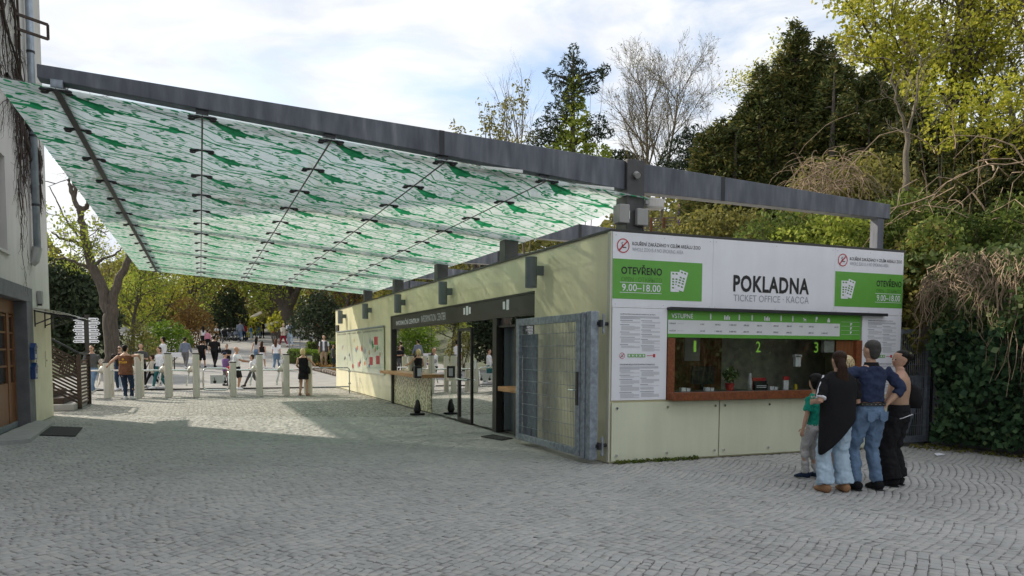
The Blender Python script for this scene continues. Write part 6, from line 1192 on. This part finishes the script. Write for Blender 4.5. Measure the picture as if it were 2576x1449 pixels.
# --- hedge, shrubs and woods beyond the path
def hedge(label, pts, wd, h, seed):
    rs_ = np.random.RandomState(seed); P = np.array(pts, float); seg = np.linalg.norm(np.diff(P, axis=0), axis=1); cum = np.concatenate([[0], np.cumsum(seg)]); n = int(cum[-1]*1500); s = rs_.uniform(0, cum[-1], n); x = np.interp(s, cum, P[:, 0]); y = np.interp(s, cum, P[:, 1]); a = rs_.uniform(0, math.pi, n); rr_ = rs_.uniform(.88, 1.03, n)
    cx_ = np.cos(a); sz = np.sin(a); X = x+np.sign(cx_)*np.abs(cx_)**.4*wd/2*rr_; Z = np.abs(sz)**.4*h*rr_; Yy = y+rs_.normal(0, .05, n); b = (P[0][0], P[0][1], gz0(*P[0])); Zt = terr(X, Yy)
    X2 = np.where(rs_.rand(n) < .5, X, x+(Yy-y)); C = np.stack([X-b[0], Yy+np.where(rs_.rand(n) < .4, rs_.uniform(-wd/2, wd/2, n), 0)-b[1], Zt+Z-b[2]+.02], 1); t = root('box_hedge', label, 'hedge', b); V, F = leaves(C, .10, rs_, .7); tag(np_mesh('hedge_leaves', V, F, ML_box, t), kind='stuff')
    g = MB(); [g.box(float((P[i]+(P[i+1]-P[i])*q/4)[0])-wd*.4, float((P[i]+(P[i+1]-P[i])*q/4)[1])-wd*.4, b[2], float((P[i]+(P[i+1]-P[i])*q/4)[0])+wd*.4, float((P[i]+(P[i+1]-P[i])*q/4)[1])+wd*.4, float(terr(*(P[i]+(P[i+1]-P[i])*q/4)))+h*.86) for i in range(len(P)-1) for q in range(5)]; g.build('branches', M_soil, t)
hedge('trimmed bright green box hedge with rounded end beside the path', [(-.0, 38.5), (1.6, 36.5), (3.5, 35.5), (6, 35)], 1.5, .85, 1)
hedge('second trimmed green hedge behind the first one', [(1.6, 43.5), (4, 42.5), (8, 42)], 1.2, 1.0, 2)
kp = [(.0, 36.6), (.2, 34.2), (.7, 31.5), (1.1, 28.5), (1.2, 25)]; t = root('stone_kerb', 'low stone bed edge below the trimmed hedge', 'kerb', (0, 36, 0)); rr = random.Random(2)
for i in range(len(kp)-1):
    for q in range(9):
        x = kp[i][0]+(kp[i+1][0]-kp[i][0])*q/9; y = kp[i][1]+(kp[i+1][1]-kp[i][1])*q/9; z = float(terr(x, y)); s_ = rr.uniform(.14, .2); g = MB(); g.ball((x+rr.uniform(-.05, .05), y, z+.1), (s_, s_, .15), 7, 4); g.build('stone', mat('bed_stone', (.24, .20, .17), .9, var=.3), t)
n = 9000; X = rs.uniform(.6, 9, n); Y = rs.uniform(26, 44, n); l_ = np.interp(Y, [24, 28, 34, 40, 44], [1.4, 1.4, .6, .9, 1.2]); ok = X > l_; X, Y = X[ok], Y[ok]; V, F = leaves(np.stack([X, Y, terr(X, Y)+rs.uniform(0, .3, len(X))], 1), .16, rs); tag(np_mesh('flower_bed', V, F, ML_brown), kind='stuff')
def PB(px, py, dep): p = at(px, py, dep); return (p[0], p[1], gz0(p[0], p[1]))
def pxb(c, dep, lst):       # balls given by picture position and metric radius
    b = PB(c[0], c[1], dep); out = []
    for px, py, r1, r2 in lst: w_ = at(px, py, dep)-np.array(b); out.append((w_[0], w_[1], w_[2], r1, r1, r2))
    return b, out
BU = [('bright_bush', 'rounded bright green bush left of the path', (410, 860), 44, [(395, 835, .8, .6), (425, 830, .9, .6), (450, 850, .8, .7), (385, 860, .9, .6), (430, 862, 1.2, .8)], ML_box, .16),
      ('orange_shrub', 'russet orange shrub beside the path behind the people in black', (490, 830), 56, [(490, 800, 1.2, .9), (510, 820, 1.0, .8), (470, 815, 1.1, .9), (500, 845, 1.4, 1.0), (470, 780, 1.2, 1.0)], ML_brown, .2),
      ('flowering_shrub', 'pale flowering shrub between the tree trunk and the bright bush', (355, 880), 38, [(340, 850, .6, .6), (360, 870, .8, .7), (350, 835, .5, .5), (375, 885, .6, .5)], ML_olive, .13),
      ('dark_conifer', 'dark rounded conifer at the top of the path', (575, 820), 68, [(575, 745, .9, .8), (570, 770, 1.4, 1.0), (580, 795, 1.7, 1.1), (570, 820, 1.7, 1.1), (590, 760, .9, .8)], ML_dark, .28),
      ('yellow_bush', 'bright yellow bush beside the pushchairs', (625, 825), 72, [(620, 810, .9, .7), (635, 815, .9, .7), (625, 828, 1.2, .7)], ML_yel, .22),
      ('dark_laurel', 'dark pointed evergreen left of the far end of the cream wall', (800, 800), 50, [(805, 755, .8, .7), (795, 775, 1.3, .9), (800, 800, 1.7, 1.0), (815, 785, 1.2, .9), (790, 820, 1.8, 1.0)], ML_dark, .24),
      ('yellow_grass', 'tall dry yellow grass beside the multi stemmed tree', (690, 815), 60, [(690, 815, .6, .8), (698, 805, .5, .7)], ML_yel, .25)]
for i, (nm, lab, c, dep, lst, lm_, lf_) in enumerate(BU): b, bl_ = pxb(c, dep, lst); bush(nm, lab, b, bl_, 100+i, lm_, lf_, 190 if dep < 50 else 90, cat='shrub')
b, bl_ = pxb((160, 850), 38, [(140, 700, 1.3, 1.0), (175, 720, 1.4, 1.1), (210, 760, 1.4, 1.2), (150, 770, 1.7, 1.3), (190, 820, 1.7, 1.3), (235, 800, 1.3, 1.2), (145, 850, 1.6, 1.3), (230, 860, 1.4, 1.1), (120, 740, 1.5, 1.2)]); bush('dark_evergreen', 'dark evergreen thicket behind the signpost', b, bl_, 120, ML_dark, .24, 170, cat='tree')
WD = [  # picture column, depth, height, material, label
 (330, 52, 6.2, ML_spring, 'yellow green tree behind the right limb of the forked tree', 0), (400, 58, 7, ML_yel, 'bright yellow green tree above the bright bush', 1), (215, 50, 4.6, ML_spring, 'spring green tree behind the dark thicket', 2), (150, 56, 5, ML_yel, 'yellow green tree at the corner of the plastered building', 3),
 (470, 68, 8.5, ML_spring, 'spring green tree left of the dark rounded conifer', 4), (540, 80, 9.5, ML_olive, 'olive brown tree above the dark rounded conifer', 5), (620, 86, 10, ML_brown, 'russet brown tree behind the yellow bush', 6), (690, 84, 10, ML_spring, 'pale green tree behind the multi stemmed tree', 7),
 (770, 76, 10, ML_olive, 'olive tree right of the multi stemmed tree', 8), (860, 62, 9.5, ML_brown, 'golden brown tree above the far end of the cream wall', 9), (810, 88, 11, ML_spring, 'fresh green tree far behind the dark evergreen', 10), (930, 66, 10, ML_spring, 'pale green tree behind the cream wall', 11), (1050, 62, 10, ML_olive, 'olive tree behind the middle of the canopy roof', 12), (1180, 58, 9, ML_olive, 'olive tree behind the canopy near the slender tree', 13), (280, 74, 6.5, ML_olive, 'olive tree far behind the forked trunk', 14), (90, 62, 5, ML_mid, 'mid green tree mostly behind the plastered building', 15)]
proto = {}
for (px, dep, H, lm_, lab, i) in WD:
    p = at(px, 800, dep); b = (p[0], p[1], gz0(p[0], p[1])); key = (lm_.name, )
    if key not in proto: proto[key] = broad('woodland_tree', lab, b, 9.5, 200+i, lm_, leaf=.27, per=9, spread=.45, nch=(14, 7, 4), ratio=(.5, .5, .5), ang=(.95, .8, .8), start=.15, group='trees beyond the path'); o = proto[key]
    else: o = copy_tree(proto[key], None, b, lab)
    o.scale = (H/9.5*1.12, H/9.5*1.12, H/9.5); o.rotation_euler = (0, 0, i*1.3)
# far off wood closing the view
n = 52000; a = rs.uniform(-58, 34, n); a = np.radians(a)+YAW; D = rs.uniform(92, 125, n); X = CAM[0]+np.sin(a)*D; Y = CAM[1]+np.cos(a)*D; Zt = terr(X, Y)+rs.uniform(0, 1, n)**1.2*(7.5+2.5*np.sin(a*23)+1.8*np.sin(a*61)); V, F = leaves(np.stack([X, Y, Zt], 1), .75, rs, .7); tag(np_mesh('distant_wood', V, F, ML_olive), kind='stuff')
# trees, reflected in the booth glass, on the far side of the square behind the camera
for i, (x, y, H, lm_, lab) in enumerate(((3, -27, 9, 'olive_leaves', 'tree reflected in the booth window, behind the viewer on the right'), (9, -24, 8, 'mid_green_leaves', 'tree at the edge of the square behind the viewer'), (-3, -31, 10, 'olive_leaves', 'tallest tree on the square behind the viewer'), (15, -17, 9, 'olive_leaves', 'tree on the right of the square behind the viewer'))):
    key = (lm_,)
    if key in proto: o = copy_tree(proto[key], None, (x, y, -.1), lab); o.scale = (H/9.5,)*3; o['group'] = 'trees on the square behind the viewer'
    else: broad('woodland_tree', lab, (x, y, -.1), H, 300+i, MATS[lm_], leaf=.25, per=8, spread=.4, nch=(12, 6, 4), group='trees on the square behind the viewer')
# --- bare climber on the plastered wall
rng = random.Random(12); ps = []
def creep(y, z, dy, dz, L_, r, lv):
    p = np.array([.03, y, z]); d = np.array([0, dy, dz]); pts = [p]; n = 8
    for q in range(n): d = d/np.linalg.norm(d)+np.array([0, rng.gauss(0, .28), rng.gauss(0, .22)]); d /= np.linalg.norm(d); p = p+d*L_/n; p[0] = .02+r+abs(rng.gauss(0, .012)); pts.append(p.copy())
    ps.append((np.array(pts), np.linspace(r, r*.4, n+1), lv))
    if lv < 3:
        for c in range(4 if lv else 6): q = rng.choice(pts[1:]); creep(q[1], q[2], dy+rng.gauss(0, 1.2), dz+rng.gauss(-.25, .8), L_*rng.uniform(.3, .6), r*.5, lv+1)
for (y, z, dy, dz, l_, r_c) in ((8.6, 9.6, .1, -1, 3.6, .03), (8.2, 9.5, -.1, -1, 3.2, .03), (9.2, 9.6, .0, -1, 3.8, .028), (7.6, 8.4, .3, -1, 2.6, .03), (8.9, 7.4, .25, -1, 2.5, .03), (10.6, 7.2, .1, -1, 2.0, .025), (10.9, 6.3, .0, -1, 1.2, .03), (8.0, 7.0, .6, -.2, 2.2, .045), (9.4, 6.4, .3, -.6, 1.4, .04), (10.5, 5.6, .5, .1, .9, .05)): creep(y, z, dy, dz, l_, r_c, 0)
t = root('bare_climber', 'leafless dark climber spread over the plaster wall around the downpipe', 'climber', (LX, 9, 5)); V, F = tubes(ps, (5, 4, 3, 3)); V = V+np.array([0, -9, -5.0]); tag(np_mesh('stems', V, F, mat('climber_bark', (.05, .035, .03), .9, var=.3), t), kind='stuff')
# --- far furniture: pushchairs, bench, railing, thatched shelter
def pushchair(px, py, dep, lab, c, yaw):
    p = at(px, py, dep); z = float(terr(p[0], p[1])); t = root('pushchair', lab, 'pushchair', (0, 0, 0), 'pushchairs parked by the path')
    for sx in (-.25, .25):
        for sy in (-.35, .35): MB().tube([(sx-.02, sy, .13), (sx+.02, sy, .13)], .13, 12).build('wheel', M_black, t)
        MB().tube([(sx, -.35, .13), (sx, .15, .75), (sx, .45, 1.05)], .018, 6).build('frame', M_galv, t); MB().tube([(sx, .35, .13), (sx, -.15, .6)], .018, 6).build('frame', M_galv, t)
    MB().tube([(-.25, .45, 1.05), (.25, .45, 1.05)], .022, 6).build('handle', M_black, t)
    MB().loft([(0, -.05, .42, .20, .28), (0, .05, .60, .22, .25), (0, .15, .9, .21, .12)], 10).build('seat', c, t, smooth=True); MB().loft([(0, .12, .80, .23, .22), (0, .08, 1.0, .22, .24), (0, .12, 1.1, .12, .14)], 10).build('hood', M_black, t, smooth=True)
    t.location = Vector((float(p[0]), float(p[1]), z)); t.rotation_euler = (0, 0, yaw)
for i, (px, lab, c, yw) in enumerate(((566, 'dark pushchair at the left end of the parked row', C_['black'], .3), (580, 'grey pushchair second from the left in the parked row', C_['dgrey'], 1.2), (594, 'pushchair with slate seat in the middle of the row', C_['slate'], -.5), (608, 'pushchair with light grey seat right of the middle', C_['lgrey'], 2.0), (551, 'black pushchair next to the seated person', C_['black'], .9))): pushchair(px, 857, 64+i, lab, c, yw)
p = at(540, 865, 62); z = float(terr(p[0], p[1])); t = root('bench', 'low wooden bench at the left of the parked pushchairs', 'bench', (p[0], p[1], z)); 
MB().box(p[0]-.8, p[1]-.2, z+.4, p[0]+.8, p[1]+.2, z+.46).build('seat', M_barkl, t); [MB().box(p[0]+sx-.05, p[1]-.18, z-.05, p[0]+sx+.05, p[1]+.18, z+.4).build('leg', M_stone, t) for sx in (-.6, .6)]
far('seated looking person in white top among the dark bushes by the pushchairs', 722, 1088, 1137, 1.6, TC, ('tee', 'white'), ('trousers', 'black'), ('short', 'black'), 'black')
p = at(665, 845, 78); z = float(terr(p[0], p[1])); t = root('shelter', 'low shelter with pale sloping roof beyond the top of the path', 'shelter', (p[0], p[1], z))
ru = cR*np.array([1, 1, 0]); 
for sgn, zz, wd in ((0, .95, 4.2), (1, 1.7, 2.6)):
    c = p-ru*(1.5*sgn); a0 = c-ru*wd/2; a1 = c+ru*wd/2; g = MB(); g.add([(a0[0], a0[1], z+zz-.6), (a1[0], a1[1], z+zz+.7), (a1[0], a1[1]+2.5, z+zz+.9), (a0[0], a0[1]+2.5, z+zz-.4), (a0[0], a0[1], z+zz-.75), (a1[0], a1[1], z+zz+.55), (a1[0], a1[1]+2.5, z+zz+.75), (a0[0], a0[1]+2.5, z+zz-.55)], [(0, 1, 2, 3), (7, 6, 5, 4), (0, 4, 5, 1), (1, 5, 6, 2), (2, 6, 7, 3), (3, 7, 4, 0)]); g.build('roof', mat('pale_roof', (.5, .46, .38), .9), t)
for sx in (-1.6, 1.6): c = p+ru*sx; MB().box(c[0]-.1, c[1]+.8, z-.2, c[0]+.1, c[1]+1.0, z+.9).build('post', M_slat, t)
MB().box(p[0]-2.2, p[1]+2.0, z-.2, p[0]+3.2, p[1]+2.3, z+.4).build('low_wall', M_stone, t)
q0 = at(728, 848, 54); q1 = at(772, 846, 54); zq = float(terr(q0[0], q0[1])); t = root('metal_railing', 'grey metal railing behind the rounded end of the hedge', 'railing', (q0[0], q0[1], zq))
for i in range(4): c = q0+(q1-q0)*i/3*1.8; MB().tube([(c[0], c[1], zq-.2), (c[0], c[1], zq+1.15)], .03, 6).build('post', M_galv, t)
c = q0+(q1-q0)*1.8
for k_ in range(5): MB().tube([(q0[0], q0[1], zq+1.12-k_*.22), (c[0], c[1], zq+1.12-k_*.22)], .02, 5).build('rail', M_galv, t)
for px, py, lab in ((438, 890, 'small white notice board before the dark boulders'),): 
    p = at(px, py, 40); z = float(terr(p[0], p[1])); t = root('notice_board', lab, 'sign', (p[0], p[1], z)); MB().box(p[0]-.35, p[1], z+.7, p[0]+.35, p[1]+.03, z+.95).build('board', M_white, t); MB().box(p[0]-.03, p[1]+.04, z-.1, p[0]+.03, p[1]+.07, z+.8).build('post', M_dark, t)
# things on the inner counter of the booth
def thing_on(nm, lab, cat, u, z=1.045, y=.12): return root(nm, lab, cat, (u, y, z))
t = thing_on('potted_plant', 'red pot with drooping green leaves behind the ticket window', 'plant', 2.27); MB().loft([(2.27, .14, 1.042, .055, .055), (2.27, .14, 1.16, .075, .075)], 14).build('pot', M_red, t)
rp = np.random.RandomState(3); C = rp.normal(0, 1, (90, 3)); C /= np.linalg.norm(C, axis=1)[:, None]; C = C*rp.uniform(.4, 1, (90, 1))*np.array([.16, .09, .13])+np.array([0, .02, .24]); V, F = leaves(C, .10, rp, .45); np_mesh('leaves', V, F, ML_ivyl, t)
t = thing_on('figurine', 'small white and grey bird figurine behind the ticket window', 'figurine', 2.66); MB().loft([(2.66, .12, 1.042, .035, .035), (2.66, .12, 1.10, .032, .03), (2.655, .12, 1.18, .04, .035), (2.65, .12, 1.25, .028, .028), (2.65, .11, 1.29, .03, .03), (2.65, .105, 1.32, .01, .01)], 12).build('figure', M_lgrey, t, smooth=True)
t = thing_on('leaflet_rack', 'stack of dark leaflets with white print behind the window', 'leaflets', 2.88)
for q in range(3): MB().box(2.76, .12+q*.03, 1.042, 3.02, .135+q*.03, 1.14+q*.05).build('leaflet', M_dsteel if q < 2 else M_red, t)
for q in range(2): MB().box(2.79, .117, 1.08+q*.025, 2.99, .119, 1.09+q*.025).build('print', M_white, t)
for u, lab in ((1.38, 'white ticket slip box nearest the left window frame'), (1.83, 'pair of white ticket slip boxes below counter one'), (3.1, 'white ticket slip box right of the leaflets')):
    t = thing_on('slip_box', lab, 'box', u); MB().box(u-.05, .1, 1.042, u+.03, .16, 1.10).build('box', M_white, t); MB().box(u+.05, .1, 1.042, u+.11, .16, 1.09).build('box', M_white, t)
t = thing_on('cup', 'yellow cup behind the ticket window', 'cup', 3.62); MB().loft([(3.6, .12, 1.042, .032, .032), (3.6, .12, 1.13, .024, .024)], 12).build('cup', mat('yellow_plastic', (.6, .45, .02), .4), t)
t = thing_on('brochure_stand', 'upright red and white brochure stand behind the window', 'brochures', 3.4); MB().box(3.35, .12, 1.042, 3.45, .14, 1.22).build('brochure', M_white, t); MB().box(3.345, .115, 1.2, 3.455, .14, 1.26).build('brochure_head', M_red, t)
t = thing_on('monitor', 'dark monitor behind counter number two', 'monitor', 2.15, y=.6); MB().box(1.95, .7, 1.12, 2.4, .74, 1.42).build('screen', M_black, t, bevel=.005); MB().box(2.14, .71, 1.0, 2.2, .75, 1.12).build('stand', M_black, t)
t = thing_on('hand_dispenser', 'white dispenser hanging behind counter three', 'dispenser', 3.7); MB().box(3.66, .2, 1.42, 3.77, .26, 1.60).build('dispenser', M_white, t); MB().box(3.64, .2, 1.58, 3.79, .26, 1.62).build('lid', M_white, t)
person('ticket clerk in dark teal seated behind counter number one', (1.35, .95, -.22), 1.6, 200, ('long', 'teal'), ('trousers', 'black'), ('short', 'black'), 'black', HOLD)
